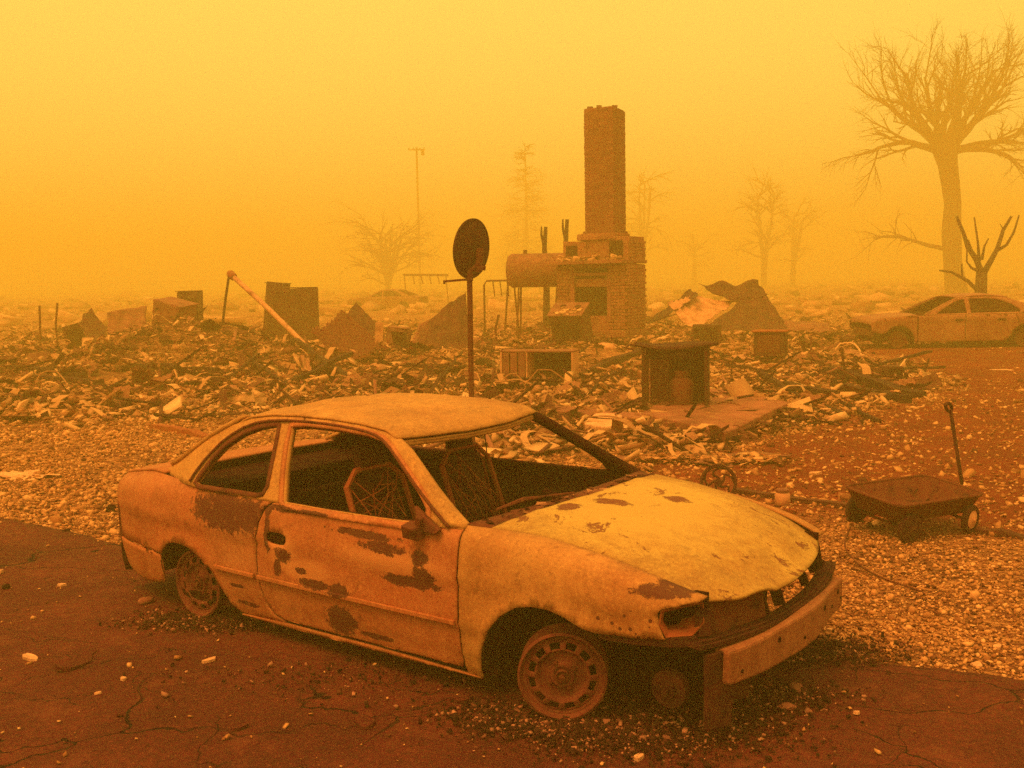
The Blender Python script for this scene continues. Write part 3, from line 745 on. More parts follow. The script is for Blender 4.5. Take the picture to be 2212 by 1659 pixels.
# hood
NU, NV = 60, 46; A = np.zeros((NU, NV, 3))
f5w, f5z = FW[5], FZ[5]
for i in range(NU):
    for j in range(NV):
        u = i / (NU - 1); q = -1 + 2 * j / (NV - 1)
        xr = -.325 - .055 * q * q; xl = .665 - .085 * abs(q) ** 2.2 - .03 * q ** 8
        x = xr + (xl - xr) * u; w = float(f5w(min(x, .6))) - .007; ze = float(f5z(min(x, .6)))
        z = ze + .004 + (.034 + .018 * smooth(0, .6, u)) * (1 - abs(q) ** 3.0) - .100 * max(0, (u - .58) / .42) ** 2.3 * (1 - .74 * abs(q) ** 1.8)
        z += .006 * math.exp(-((abs(q) - .62) / .07) ** 2) * (1 - u * .7)
        z += .012 * math.exp(-((q + .50) / .16) ** 2) * max(0, (u - .88) / .12) ** 1.5 - .006 * math.exp(-((q + .28) / .06) ** 2) * max(0, (u - .92) / .08)                 # lip pushed up beside the latch
        z += .012 * (float(fbm(x * 4 + 3, q * 3, 4)) - .5)
        A[i, j] = (x, q * w, z)
A[..., 2] -= .004
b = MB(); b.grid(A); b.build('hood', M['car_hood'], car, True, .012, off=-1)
# cowl, wiper and scuttle between hood and windscreen opening
b = MB(); rows = []
for j in range(24):
    q = -1 + 2 * j / 23
    rows.append([(-.50 + .07 * (1 - q * q), .735 * q, .738 + .012 * (1 - q * q)), (-.455 + .06 * (1 - q * q), .73 * q, .732 + .02 * (1 - q * q)), (-.41 + .055 * (1 - q * q), .71 * q, .722 + .022 * (1 - q * q)), (-.36 + .05 * (1 - q * q), .69 * q, .716 + .028 * (1 - q * q))])
b.grid(rows); b.build('cowl', M['dark_rust'], car, True, .012)
b = MB(); random.seed(3)
for k in range(60):
    q = random.uniform(-.95, .95); x = -.43 + .06 * (1 - q * q) + random.uniform(-.05, .045)
    b.box((x, .71 * q, .745 + .018 * (1 - q * q)), (random.uniform(.01, .05), random.uniform(.01, .04), random.uniform(.003, .010)), rot(random.uniform(-.5, .5), random.uniform(-.5, .5), random.uniform(0, 3)), jit=.006)
tag(b.build('cowl_debris', M['rub_mid'], car), kind='stuff')
b = MB(); b.tube([(-.50, -.52, .77), (-.47, -.36, .79), (-.44, -.22, .785)], [.006, .012, .005], 6); b.tube([(-.44, -.22, .785), (-.40, -.05, .775)], .006, 6); b.build('wiper', M['dark_rust'], car)

# trunk and rear end
def deck(x, q):
    w = float(f5w(x)); return w * q, float(f5z(x)) + .012 * (1 - q * q)
b = MB(); b.grid([[(x, *deck(x, q)) for q in np.linspace(-1, 1, 24)] for x in np.linspace(-2.70, -3.2, 14)]); b.build('trunk_lid', M['car_quarter'], car, True, .012)
b = MB(); rows = []
for v in np.linspace(1.6, 5, 16):
    w, z = side_pt(-3.2, v); w = float(w[0]); z = float(z[0])
    rows.append([(-3.2 - .05 * (1 - q * q) * (1 - .6 * max(0, v - 4)), q * w, z) for q in np.linspace(-1, 1, 20)])
b.grid(rows); b.build('rear_panel', M['dark_rust'], car, True, .015)
b = MB(); b.sweep([(-3.17, -.64, .17), (-3.22, -.3, .16), (-3.23, 0, .16), (-3.22, .3, .16), (-3.17, .64, .17)], .05, .10); b.sweep([(-3.155, -.655, .32), (-3.175, -.66, .27), (-3.165, -.665, .20), (-3.12, -.675, .14)], .014, .03); b.build('rear_bumper_beam', M['soot'], car)

# cabin: floor, bulkheads, dash, seats, wheel
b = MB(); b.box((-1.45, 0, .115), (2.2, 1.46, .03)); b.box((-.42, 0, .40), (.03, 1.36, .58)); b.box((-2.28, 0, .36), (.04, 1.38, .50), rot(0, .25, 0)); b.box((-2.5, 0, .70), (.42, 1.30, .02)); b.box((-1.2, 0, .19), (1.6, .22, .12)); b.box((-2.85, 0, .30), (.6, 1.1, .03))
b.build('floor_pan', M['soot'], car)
b = MB(); b.tube([(-.66, -.70, .62), (-.62, -.3, .64), (-.60, .1, .645), (-.64, .70, .62)], .028, 8); b.box((-.58, .0, .52), (.14, .34, .20), rot(0, .2, .1)); b.box((-.55, -.42, .58), (.10, .30, .06), rot(.1, .3, 0)); b.tube([(-.55, .36, .58), (-.86, .36, .66)], .022, 8)
b.build('dashboard_frame', M['soot'], car)
for sy in (-.36, .36):
    st = bpy.data.objects.new('seat_frame', None)
    b = MB(); lp = [(-1.22, sy - .20, .24), (-1.28, sy - .21, .45), (-1.40, sy - .20, .78), (-1.42, sy - .12, .85), (-1.42, sy + .12, .85), (-1.40, sy + .20, .78), (-1.28, sy + .21, .45), (-1.22, sy + .20, .24)]
    b.tube(lp, .016, 6)
    for k in range(26):
        u0, u1 = random.uniform(.28, .84), random.uniform(.28, .84); w0, w1 = random.uniform(-.2, .2), random.uniform(-.2, .2)
        xx = lambda u: -1.235 - .19 * (u - .24) / .6
        b.tube([(xx(u0), sy + w0, u0), (xx((u0 + u1) / 2) + random.uniform(-.05, .08), sy + (w0 + w1) / 2 + random.uniform(-.05, .05), (u0 + u1) / 2), (xx(u1), sy + w1, u1)], .0035, 4)
    b.tube([(-.78, sy - .21, .22), (-1.2, sy - .21, .22), (-1.2, sy + .21, .22), (-.78, sy + .21, .22)], .016, 6, True)
    for k in range(7): b.tube([(-.80 - .055 * k, sy - .2 + .04 * m, .25 + .012 * (-1) ** m) for m in range(11)], .0035, 4)
    fr = b.build('seat_frame', M['rust'], car)
    b = MB(); b.box((-1.44, sy, .90), (.05, .17, .15), rot(0, -.15, 0)); b.tube([(-1.42, sy - .05, .84), (-1.43, sy - .05, .92)], .008, 5); b.tube([(-1.42, sy + .05, .84), (-1.43, sy + .05, .92)], .008, 5)
    b.build('headrest', M['char_rust'], fr, False, bevel=.02)
    b = MB(); b.box((-1.385, sy, .60), (.012, .34, .42), rot(0, -.33, 0)); b.build('back_plate', M['char_rust'], fr)
b = MB(); b.tube([(-1.86, .68, .95), (-1.82, .70, .80), (-1.80, .72, .55)], .012, 5); b.tube([(-1.60, .60, 1.0), (-1.58, .61, .9), (-1.60, .62, .72)], .0045, 4); b.tube([(-1.48, .58, 1.04), (-1.45, .6, .93), (-1.46, .64, .73)], .004, 4); b.build('seat_belt_wire', M['soot'], car)
# door mirror stub
b = MB(); b.prism([(-.775, -.735, .80), (-.70, -.79, .705), (-.60, -.795, .705), (-.585, -.79, .725)], (0, 0, 0), (0, -.028, 0)); b.box((-.71, -.84, .715), (.075, .07, .05), rot(.2, .15, .2), jit=.01); b.box((-.69, -.825, .75), (.03, .03, .05), rot(.1, .3, .2)); b.build('mirror_stub', M['dark_rust'], car, False, bevel=.006)

# front end: bumper beam, radiator support, condenser, lamp buckets
b = MB(); ys = np.linspace(-.60, .62, 25)
b.sweep([(.685 - .07 * (abs(y) / .62) ** 2.2 + .006 * math.sin(9 * y + 1), y, .306 + .006 * math.sin(7 * y)) for y in ys], [.075 + .008 * math.sin(11 * y) for y in ys], [.145 + .010 * math.sin(6 * y + 2) for y in ys], (0, 0, 1))
bb_ = b.build('bumper_beam', M['beam'], car, False, bevel=.012)
for y, z in ((-.53, .285), (-.24, .33), (-.02, .28), (.22, .34), (.40, .295), (.52, .33), (.58, .285)):
    x = .685 - .07 * (abs(y) / .62) ** 2.2 + .006 * math.sin(9 * y + 1) + .0375 + .004 * math.sin(11 * y)
    b = MB(); b.lathe([(.008 + .004 * (z > .32), 0), (.008 + .004 * (z > .32), .004)], 10, Matrix.Translation((x, y, z)) @ Matrix.Rotation(PI / 2, 4, 'Y') @ Matrix.Rotation(0, 4, 'Z'))
    b.build('bolt_hole_shade', M['soot'], bb_)  # dark discs on the beam face stand for the shade in open holes
b = MB(); b.sweep([(.65 - .10 * (abs(y) / .72) ** 2.2, y, .380 + .028 * (abs(y) / .7) ** 2) for y in np.linspace(-.70, .70, 25)], .075, .016); b.sweep([(.668 - .10 * (abs(y) / .72) ** 2.2, y, .389 + .028 * (abs(y) / .7) ** 2) for y in np.linspace(-.68, .68, 25)], .010, .018)
b.build('lower_grille_bar', M['char_rust'], car)
b = MB(); b.sweep([(.50, y, .505 - .02 * abs(y)) for y in np.linspace(-.55, .55, 9)], .05, .03); b.bar((.555, .02, .515), (.60, .02, .385), .05, .012, (0, 1, 0)); b.bar((.54, .33, .51), (.58, .36, .385), .04, .012, (0, 1, 0)); b.bar((.555, -.12, .515), (.60, -.12, .385), .03, .012, (0, 1, 0)); b.bar((.51, .55, .50), (.54, .60, .39), .06, .03, (0, 1, 0))
b.build('radiator_support', M['char_rust'], car)
b = MB(); b.box((.565, -.35, .455), (.014, .38, .135), rot(0, -.16, -.20)); b.build('condenser', M['dark_rust'], car, False, bevel=.004)
for side in (-1, 1):
    b = MB(); o_ = [(.44, .735, .535), (.435, .74, .48), (.46, .73, .428), (.53, .65, .425), (.555, .60, .47), (.545, .585, .545)]
    inn = [(.43, .70, .52), (.425, .70, .48), (.45, .69, .44), (.505, .62, .44), (.52, .585, .47), (.515, .57, .53)]
    b.grid([[(x, side * y, z) for x, y, z in r] for r in (o_ + [o_[0]], inn + [inn[0]], [(x - .06, y - .02, z) for x, y, z in inn + [inn[0]]])])
    b.build('headlight_bucket', M['rust'], car, False, .006)
    b = MB(); b.prism([(.54, side * .61, .525), (.565, side * .57, .52), (.575, side * .585, .42), (.545, side * .625, .42)], (0, 0, 0), (-.02, 0, 0)); b.build('lamp_divider', M['char_rust'], car)
    b = MB(); b.sweep([(.18, side * .74, .40), (.33, side * .735, .405), (.47, side * .70, .412), (.54, side * .64, .41)], .05, .035); b.build('valance', M['char_rust'], car)
# engine bay and underside
b = MB(); b.box((.05, 0, .16), (.9, 1.0, .05)); b.box((.12, .05, .36), (.5, .75, .34), jit=.03); b.box((-.40, 0, .45), (.02, 1.3, .5)); b.box((.18, -.57, .50), (.75, .02, .16)); b.box((.18, .57, .50), (.75, .02, .16)); b.tube([(.30, -.40, .30), (.34, .0, .33), (.30, .42, .30)], .05, 8); b.box((-1.4, -.60, .09), (1.2, .1, .05)); b.box((-1.4, .60, .09), (1.2, .1, .05)); b.tube([(-.3, .1, .10), (-2.9, .15, .13)], .03, 8)
b.build('engine_block', M['soot'], car)
b = MB(); MP = Matrix.Translation((.42, -.60, .19)) @ Matrix.Rotation(PI / 2, 4, 'X')
b.lathe([(.0, .0), (.075, 0), (.075, .012), (.062, .014), (.062, .028), (.075, .030), (.075, .04), (.035, .042), (.034, .055), (.014, .056), (.013, .07), (0, .07)], 26, MP, False); b.build('crank_pulley', M['char_rust'], car, True, auto=35)
b = MB(); b.prism([(.60, -.665, .372), (.665, -.545, .372), (.665, -.545, .19), (.655, -.56, .15), (.655, -.565, .075), (.60, -.66, .07), (.60, -.665, .13), (.60, -.66, .19)], (0, 0, 0), (-.02, 0, 0)); b.build('bumper_bracket', M['char_rust'], car, False, bevel=.005)
b = MB(); b.prism([(.61, -.47, .24), (.645, -.36, .24), (.64, -.38, .12), (.60, -.46, .13)], (0, 0, 0), (-.02, 0, 0)); b.build('tow_bracket', M['char_rust'], car)

# bare steel wheels
def steel_wheel(parent, cx, cy, side, steer):
    w = bpy.data.objects.new('wheel', None); link(w, parent); w.location = (cx, cy, .183); w.rotation_euler = (0, 0, steer)
    s = side
    MX = Matrix.Rotation(PI / 2 if s < 0 else -PI / 2, 4, 'X')       # local +z -> outward
    R0 = .183
    b = MB(); b.lathe([(R0 - .010, .0), (R0, -.004), (R0, -.012), (R0 - .016, -.020), (R0 - .020, -.05), (R0 - .036, -.065), (R0 - .036, -.10), (R0 - .018, -.115), (R0, -.13), (R0 - .008, -.135), (R0 - .026, -.115), (R0 - .045, -.10), (R0 - .045, -.065), (R0 - .028, -.05), (R0 - .024, -.02), (R0 - .010, 0)], 56, MX, False)
    b.build('rim', M['rim'], w, True, auto=50)
    # disc with slots
    rings = [(R0 - .022, -.020), (R0 - .034, -.030), (.140, -.024), (.128, -.016), (.113, -.014), (.104, -.022), (.094, -.036), (.070, -.040), (.052, -.034), (.046, -.022), (.030, -.020)]
    n = 96; V = []; Fc = []
    for r, h in rings:
        for k in range(n):
            q = 2 * PI * k / n; V.append(MX @ Vector((r * math.cos(q), r * math.sin(q), h)))
    for i in range(len(rings) - 1):
        for k in range(n):
            m = k % 8
            if i in (2, 3) and m in (1, 2, 3, 4, 5) and not (i == 2 and m in (1, 5) and False): continue
            Fc.append((i * n + k, i * n + (k + 1) % n, (i + 1) * n + (k + 1) % n, (i + 1) * n + k))
    b = MB(); b.add(V, Fc); b.build('wheel_disc', M['rim'], w, True, .006, off=0, auto=45)
    b = MB(); b.lathe([(.032, -.03), (.030, -.008), (.024, -.004), (.020, -.012), (.012, -.012), (.012, .004), (0, .006)], 20, MX, False); b.build('hub', M['dark_rust'], w, True, auto=40)
    for k in range(4):
        q = 2 * PI * k / 4 + .5
        b = MB(); b.lathe([(.011, -.045), (.010, -.018), (.006, -.014), (0, -.014)], 6, MX @ Matrix.Translation((.057 * math.cos(q), .057 * math.sin(q), 0)), False); b.build('lug_nut', M['dark_rust'], w)
    b = MB(); b.lathe([(.12, -.06), (.12, -.075), (.02, -.075)], 28, MX, False); b.lathe([(.05, -.05), (.05, -.17)], 14, MX, True); b.build('brake_drum', M['soot'], w)
    return w
steel_wheel(car, 0.0, -.755, -1, .52)
steel_wheel(car, 0.0, .70, 1, .50)
steel_wheel(car, -2.38, -.745, -1, 0.02)
steel_wheel(car, -2.38, .745, 1, 0)

# ================================================================== OTHER THINGS
def spot(px, d):
    """ground point at forward distance d under pixel column px"""
    p = P(px, 600 + 1.6 * FPX / d - .0178 * (px - 1106), d); return (float(p[0]), float(d), gz1(p[0], d))
def sc(d): return d / FPX          # metres per pixel at distance d
def top_z(py, d, px=1106): return float(P(px, py, d)[2])
def spotp(px, py, d): return tuple(float(v) for v in P(px, py, d))
def V3(px, py, d): return tuple(float(v) for v in P(px, py, d))

# ------------------------------------------------------------------ dish on a pole
x, y, z = spot(1021, 10.0)
dish = thing('satellite_dish', 'burnt oval satellite dish on a thin rusty pole behind the coupe', 'satellite dish', (x, y, z))
b = MB(); b.tube([(0, 0, -.25), (0, 0, .8), (.006, 0, 1.80 - z)], .026, 12); b.tube([(.006, 0, 1.80 - z), (.006, 0, 1.90 - z), (-.015, .015, 1.97 - z)], 0.034, 10); b.build('pole', M['dark_rust'], dish, True, auto=40)
nrm = Vector((-.74, .62, .12)).normalized(); c0 = Vector((-.02, .02, 2.10 - z)) + Vector((.045, 0, 0))
MD = Matrix.Translation(c0) @ nrm.to_track_quat('Z', 'Y').to_matrix().to_4x4() @ Matrix.Diagonal((.24, .275, 1, 1))
b = MB(); prof = [(r, .055 * (r * r - 1)) for r in np.linspace(.02, 1, 12)] + [(1.025, .004), (1.03, -.012), (1.0, -.016)] + [(r, .055 * (r * r - 1) - .008) for r in np.linspace(.96, .02, 11)]
b.lathe(prof, 48, MD, True); b.build('reflector', M['char_rust'], dish, True, auto=40)
b = MB(); bk = c0 - nrm * .075
b.box(bk + Vector((.02, 0, -.10)), (.05, .05, .22), nrm.to_track_quat('X', 'Z').to_matrix()); b.box(bk + Vector((.025, 0, -.17)), (.10, .05, .04), nrm.to_track_quat('X', 'Z').to_matrix()); b.bar((.006, 0, 1.88 - z), tuple(bk + Vector((.02, 0, -.12))), .05, .03); b.build('mount_bracket', M['dark_rust'], dish, False, bevel=.004)
b = MB(); b.bar((.0, .0, 1.815 - z), (-.24, .05, 1.80 - z), .022, .02); b.box((-.235, .05, 1.79 - z), (.02, .02, .03)); b.build('feed_arm', M['dark_rust'], dish)

# ------------------------------------------------------------------ wagon
x, y, z = G(1966, 1146) + np.array((0, 0, .02))
wag = thing('toy_wagon', 'rusted toy wagon with its pull handle upright, on the gravel', 'wagon', (x, y, z), math.radians(26))
wag.rotation_euler = (.09, 0, math.radians(26))
LX, LY = .40, .265
def rrect(hx, hy, r, n=6):
    out = []
    for cx, cy, a0 in ((hx - r, hy - r, 0), (-hx + r, hy - r, PI / 2), (-hx + r, -hy + r, PI), (hx - r, -hy + r, 1.5 * PI)):
        for k in range(n + 1): a = a0 + PI / 2 * k / n; out.append((cx + r * math.cos(a), cy + r * math.sin(a)))
    return out
def tray_rows(rows):
    return [[(px_, py_, zz) for px_, py_ in rrect(hx, hy, r) + [rrect(hx, hy, r)[0]]] for hx, hy, r, zz in rows]
b = MB(); b.grid(tray_rows([(.02, .02, .01, .145), (LX - .08, LY - .08, .06, .143), (LX - .06, LY - .06, .07, .15), (LX - .005, LY - .005, .08, .272), (LX + .012, LY + .012, .09, .278), (LX + .014, LY + .014, .09, .266), (LX + .004, LY + .004, .085, .262), (LX - .052, LY - .052, .07, .140), (LX - .075, LY - .075, .06, .132), (.02, .02, .01, .132)]))
b.build('tray', M['dark_rust'], wag, True, auto=50)
b = MB(); b.tube([(px_, py_, .274) for px_, py_ in rrect(LX + .006, LY + .006, .09)], .012, 7, True); b.build('rim', M['dark_rust'], wag, True)
for wx, wy in ((-.27, -.25), (-.27, .25), (.30, -.25), (.30, .25)):
    wh = bpy.data.objects.new('wheel', None); link(wh, wag); wh.location = (wx, wy, .10); wh.rotation_euler = (0, .12 if wx < 0 else 0, .25 if wx > 0 else 0)
    MX = Matrix.Rotation(PI / 2 if wy < 0 else -PI / 2, 4, 'X')
    b = MB(); b.lathe([(.066, .014), (.094, .014), (.100, .004), (.100, -.018), (.094, -.024), (.055, -.024)], 28, MX, False); b.build('tyre', M['char_rust'], wh, True, auto=40)
    b = MB(); b.lathe([(.078, .008), (.055, .014), (.03, .022), (.014, .026), (.012, .034), (0, .034)], 24, MX, False); b.lathe([(.078, -.010), (.0, -.012)], 24, MX, False); b.build('hub_cap', M['sheet'] if wx > 0 else M['char_rust'], wh, True, auto=40)
for wx in (-.27, .30):
    b = MB(); b.tube([(wx, -.24, .088), (wx, .24, .088)], .010, 6)
    for s_ in (-1, 1): b.bar((wx, s_ * .11, .088), (wx - .06, s_ * .09, .16), .03, .008, (0, 1, 0)); b.bar((wx, s_ * .11, .088), (wx + .06, s_ * .09, .16), .03, .008, (0, 1, 0))
    b.build('axle', M['dark_rust'], wag)
b = MB(); b.tube([(.34, -.02, .10), (.43, -.02, .14), (.46, -.01, .28), (.40, .10, .80)], .013, 8); b.build('handle', M['char_rust'], wag, True)
b = MB(); g0 = Vector((.40, .10, .80)); ring = []
for k in range(14): q = 2 * PI * k / 14; ring.append(tuple(g0 + Vector((.055 * math.cos(q) - .02, .02 * math.cos(q), .028 * math.sin(q) + .02 - .02 * math.cos(q)))))
b.tube(ring, .012, 6, True); b.build('grip', M['char_rust'], wag, True)

JIT = .012
_box0 = MB.box
def _warp(s, c, size, R=None, taper=1.0, jit=0.0): return _box0(s, c, size, R, taper, jit or min(JIT, .12 * min(size)))
MB.box = _warp
# ------------------------------------------------------------------ grill cart with gas bottle
x, y, z = spotp(1463, 890, 13.3)
gr = thing('gas_grill', 'burnt-out gas grill cart with warped lid and gas bottle inside', 'grill', (x, y, z), math.radians(-14))
b = MB(); n = 16; rows = []
for i in range(n):
    u = -1 + 2 * i / (n - 1); rows.append([(u * .50, v * .27, .86 + .025 * u * u + .018 * math.sin(3 * u + v) - (.03 if abs(v) > .9 else 0)) for v in np.linspace(-1, 1, 9)])
b.grid(rows); b.build('lid', M['char_rust'], gr, True, .02)
b = MB(); b.grid([[(u * .36, v * .23, zz) for u, v in [(math.cos(q) * (1 if abs(math.cos(q)) > .7 else 1), math.sin(q)) for q in np.linspace(0, 2 * PI, 25)]] for zz in (.83, .74, .68)]); b.build('fire_box', M['soot'], gr, True, .01)
for lx, ly in ((-.40, -.22), (.37, -.22), (-.40, .22), (.37, .22)):
    b = MB(); b.bar((lx, ly, 0), (lx, ly, .84), .035); b.build('leg', M['char_rust'], gr)
b = MB(); b.box((.385, 0, .40), (.012, .40, .72)); b.build('side_panel', M['char_rust'], gr)
b = MB(); b.box((0, .235, .40), (.72, .01, .66)); b.build('back_panel', M['soot'], gr)
b = MB()
for k in range(26): b.bar((-.41, -.20 + .016 * k, .10), (-.41, -.20 + .016 * k, .72), .004)
for k in range(14): b.bar((-.41, -.20, .12 + .045 * k), (-.41, .20, .12 + .045 * k), .004)
for k in range(22): b.bar((-.38 + .014 * k, -.235, .10), (-.38 + .014 * k, -.235, .68), .003)
for k in range(20): b.bar((-.38, -.235, .10 + .03 * k), (-.09, -.235, .10 + .03 * k), .003)
tag(b.build('mesh_screen', M['dark_rust'], gr), kind='stuff')
b = MB(); b.box((0, 0, .05), (.80, .46, .03)); b.build('bottom_shelf', M['dark_rust'], gr)
b = MB(); b.lathe([(.09, .065), (.14, .09), (.152, .14), (.152, .36), (.13, .42), (.07, .455), (.03, .46), (.03, .50), (0, .50)], 26, Matrix.Translation((.06, -.05, 0)), True)
b.lathe([(.085, .45), (.095, .53), (.09, .53), (.08, .45)], 18, Matrix.Translation((.06, -.05, 0)), False); b.build('gas_bottle', M['dark_rust'], gr, True, auto=45)
b = MB(); b.tube([(-.52, -.20, .80), (-.62, -.25, .83), (-.62, .15, .84), (-.5, .2, .82)], .014, 6); b.build('side_handle', M['dark_rust'], gr)

# ------------------------------------------------------------------ stoves, cabinet, crates
x, y, z = spotp(1664, 786, 19.4)
t_ = thing('wood_stove', 'small square wood stove on short legs, right of the grill cart', 'stove', (x, y, z), math.radians(-20))
b = MB(); b.box((0, 0, .37), (.56, .46, .44)); b.build('body', M['steel_dark'], t_, False, bevel=.01)
b = MB(); b.box((0, 0, .605), (.64, .54, .03)); b.build('top_plate', M['rust'], t_, False, bevel=.006)
b = MB(); b.box((0, -.238, .38), (.40, .02, .32)); b.build('door', M['dark_rust'], t_, False, bevel=.006)
for lx, ly in ((-.24, -.18), (.24, -.18), (-.24, .18), (.24, .18)):
    b = MB(); b.box((lx, ly, .07), (.04, .04, .18)); b.build('leg', M['steel_dark'], t_)

x, y, z = spotp(1166, 822, 16.6)
t_ = thing('overturned_cabinet', 'long steel cabinet lying open on its side below the fireplace', 'cabinet', (x, y, z - .03), math.radians(-17))
b = MB(); b.box((0, 0, .50), (1.18, .42, .02)); b.box((0, 0, .02), (1.18, .42, .02)); b.box((0, .20, .26), (1.16, .02, .46)); b.build('shell', M['steel_dull'], t_)
for k, (cx, wd) in enumerate(((-.49, .12), (-.36, .12), (-.23, .12))):
    b = MB(); b.box((cx, -.205, .26), (wd - .012, .014, .44)); b.build('slat', M['steel_dull'], t_)
for cx in (-.565, -.15, .575):
    b = MB(); b.box((cx, -.01, .26), (.025, .40, .455)); b.build('divider', M['sheet'], t_)
b = MB(); b.box((.21, .18, .26), (.70, .02, .44)); b.build('inner_back', M['soot'], t_)

x, y, z = spotp(1240, 748, 23.9)
t_ = thing('kitchen_range', 'kitchen range tipped forwards with open burner holes, before the fireplace', 'range', (x, y, z + .05), math.radians(-22))
RT = rot(.42, 0, 0)
def rbox(c, s_): c2 = RT @ Vector(c); return c2, s_, RT
b = MB(); b.box(*rbox((0, 0, .45), (.76, .62, .82))); b.build('body', M['steel_dark'], t_, False, bevel=.01)
b = MB(); b.box(*rbox((0, -.02, .875), (.80, .66, .03))); tp = b.build('cooktop', M['steel_dull'], t_, False, bevel=.006)
for bx_, by_, r in ((-.16, .15, .07), (.19, .12, .075)):
    b = MB(); b.lathe([(r, 0), (r, .006), (r * .55, .008), (r * .5, .002)], 20, Matrix.Translation(RT @ Vector((bx_, by_ - .02, .890))) @ RT.to_4x4(), True); b.build('burner', M['char_rust'], tp)
rb = MB()
for k in range(26): rb.box(RT @ Vector((random.uniform(-.36, .36), random.uniform(-.33, .0), .895 + random.random() * .015)), (random.uniform(.04, .14), random.uniform(.03, .1), random.uniform(.01, .04)), RT @ rot(0, 0, random.uniform(0, 3)))
tag(rb.build('ash_crust', M['rub_pale'], t_), kind='stuff')
b = MB(); b.box(*rbox((0, -.318, .42), (.60, .02, .52))); b.build('oven_door', M['soot'], t_)

x, y, z = spotp(1527, 748, 23.4)
t_ = thing('metal_crate', 'dark boxy appliance shell at the foot of the corrugated sheets', 'appliance', (x, y, z - .1), math.radians(-12))
b = MB(); b.box((0, 0, .30), (.60, .5, .56)); b.build('shell', M['steel_dark'], t_, False, bevel=.015)
b = MB(); b.box((-.02, -.26, .30), (.50, .02, .44)); b.build('door', M['soot'], t_)
x, y, z = spotp(1924, 834, 16.6)
t_ = thing('metal_box', 'small dark steel box among charred boards before the sedan', 'box', (x, y, z - .02), math.radians(14))
b = MB(); b.box((0, 0, .17), (.28, .26, .34)); b.build('shell', M['steel_dark'], t_, False, bevel=.008)
b = MB(); b.box((0, -.138, .17), (.22, .015, .27)); b.build('lid', M['soot'], t_)

# ------------------------------------------------------------------ fireplace and chimney
CD = 25.6
x, y, z = spot(1300, CD); z = top_z(735, CD, 1300)
CH = thing('brick_chimney', 'tall lone brick chimney stack rising from a gutted fireplace', 'chimney', (x, y, z), math.radians(-29))
M['brick_mat'] = (lambda: (lambda t: (t.color(t.mix(t.math('MULTIPLY', t.noise(9, 4), .7), t.ramp(t.n.new('ShaderNodeObjectInfo').outputs['Random'], [(0, (.17, .09, .05)), (.5, (.24, .13, .07)), (1, (.32, .18, .09))]), (.14, .07, .04))), t.bump(t.noise(40, 4), .5, .01), t.m)[-1])(NT('sooty_brick', .92, .1)))()
M['mortar'] = simple('sooty_mortar', (.18, .10, .055), (.30, .18, .09), 5, .95, .6, 40, .01)
M['masonry'] = (lambda t: (t.color(t.mix(t.ramp(t.noise(3, 5), [(.35, 0.0), (.7, .8)]), t.ramp(t.noise(14, 5), [(.3, (.24, .14, .07)), (.7, (.46, .30, .13))]), (.16, .085, .045))), t.bump(t.noise(25, 5), .8, .02), t.m)[-1])(NT('sooty_masonry', .95, .1))
FWD, FDP = 1.78, 1.15     # fireplace width and depth
# local frame: front face at y = -FDP/2, x right
JIT = .02
def block(nm, c, s_, mat='masonry', par=None, bev=.012):
    b = MB(); b.box(c, s_); return b.build(nm, M[mat], par or CH, False, bevel=bev)
block('hearth', (0, -.05, .10), (FWD + .1, FDP + .3, .34))
block('pier', (-.66, 0, 1.04), (.46, FDP, 1.55))
block('pier', (.66, 0, 1.04), (.46, FDP - .01, 1.55))
block('back_wall', (0, .42, 1.04), (.88, .30, 1.56), 'soot')
block('lintel', (0, -.26, 1.395), (.872, .60, .19))
block('apron', (0, -.22, .42), (.872, .68, .34))
block('firebox_lining', (0, .1, 1.27), (.86, .38, .02), 'soot')
for sx_ in (-1, 1): block('firebox_lining', (sx_ * .425, -.14, 1.02), (.012, .84, 1.0), 'soot', None, 0)
block('breast_course', (0, -.30, 1.775), (.872, .48, .09))
block('mantel_shelf', (-.06, -.16, 1.86), (FWD + .22, FDP + .34, .085), 'concrete')
sh = block('shoulder_block', (-.52, .10, 2.13), (.62, FDP - .22, .50)); block('niche_shade', (-.60, -.372, 2.13), (.30, .02, .28), 'soot', sh)  # flat dark plates paint the shade of recesses onto the shoulder blocks
sh = block('shoulder_block', (.62, .10, 2.17), (.52, FDP - .16, .58)); block('niche_shade', (.56, -.402, 2.16), (.34, .02, .40), 'soot', sh)
block('throat', (.06, .08, 2.10), (.86, FDP - .30, .62))
block('smoke_shelf', (.04, .06, 2.46), (.98, .90, .14))
SW_ = .73; z0 = 2.53; ctop = top_z(236, CD, 1303) - z
core = MB(); core.box((.10, .06, (z0 + ctop) / 2), (SW_ - .012, SW_ - .012, ctop - z0 - .03)); core.build('mortar_core', M['mortar'], CH)
bl, bh, bw = .234, .068, .1
def brick_mesh(nm, l):
    m_ = bpy.data.meshes.new(nm); q = MB(); q.box((0, 0, 0), (l, bw, bh)); m_.from_pydata(q.V, [], q.F); m_.materials.append(M['brick_mat']); return m_
bm = brick_mesh('brick', bl); hbm = brick_mesh('half_brick', bl / 2 - .005)
rows_ = int((ctop - z0) / .074); rest = MB(); nb = 0
random.seed(5)
order = []
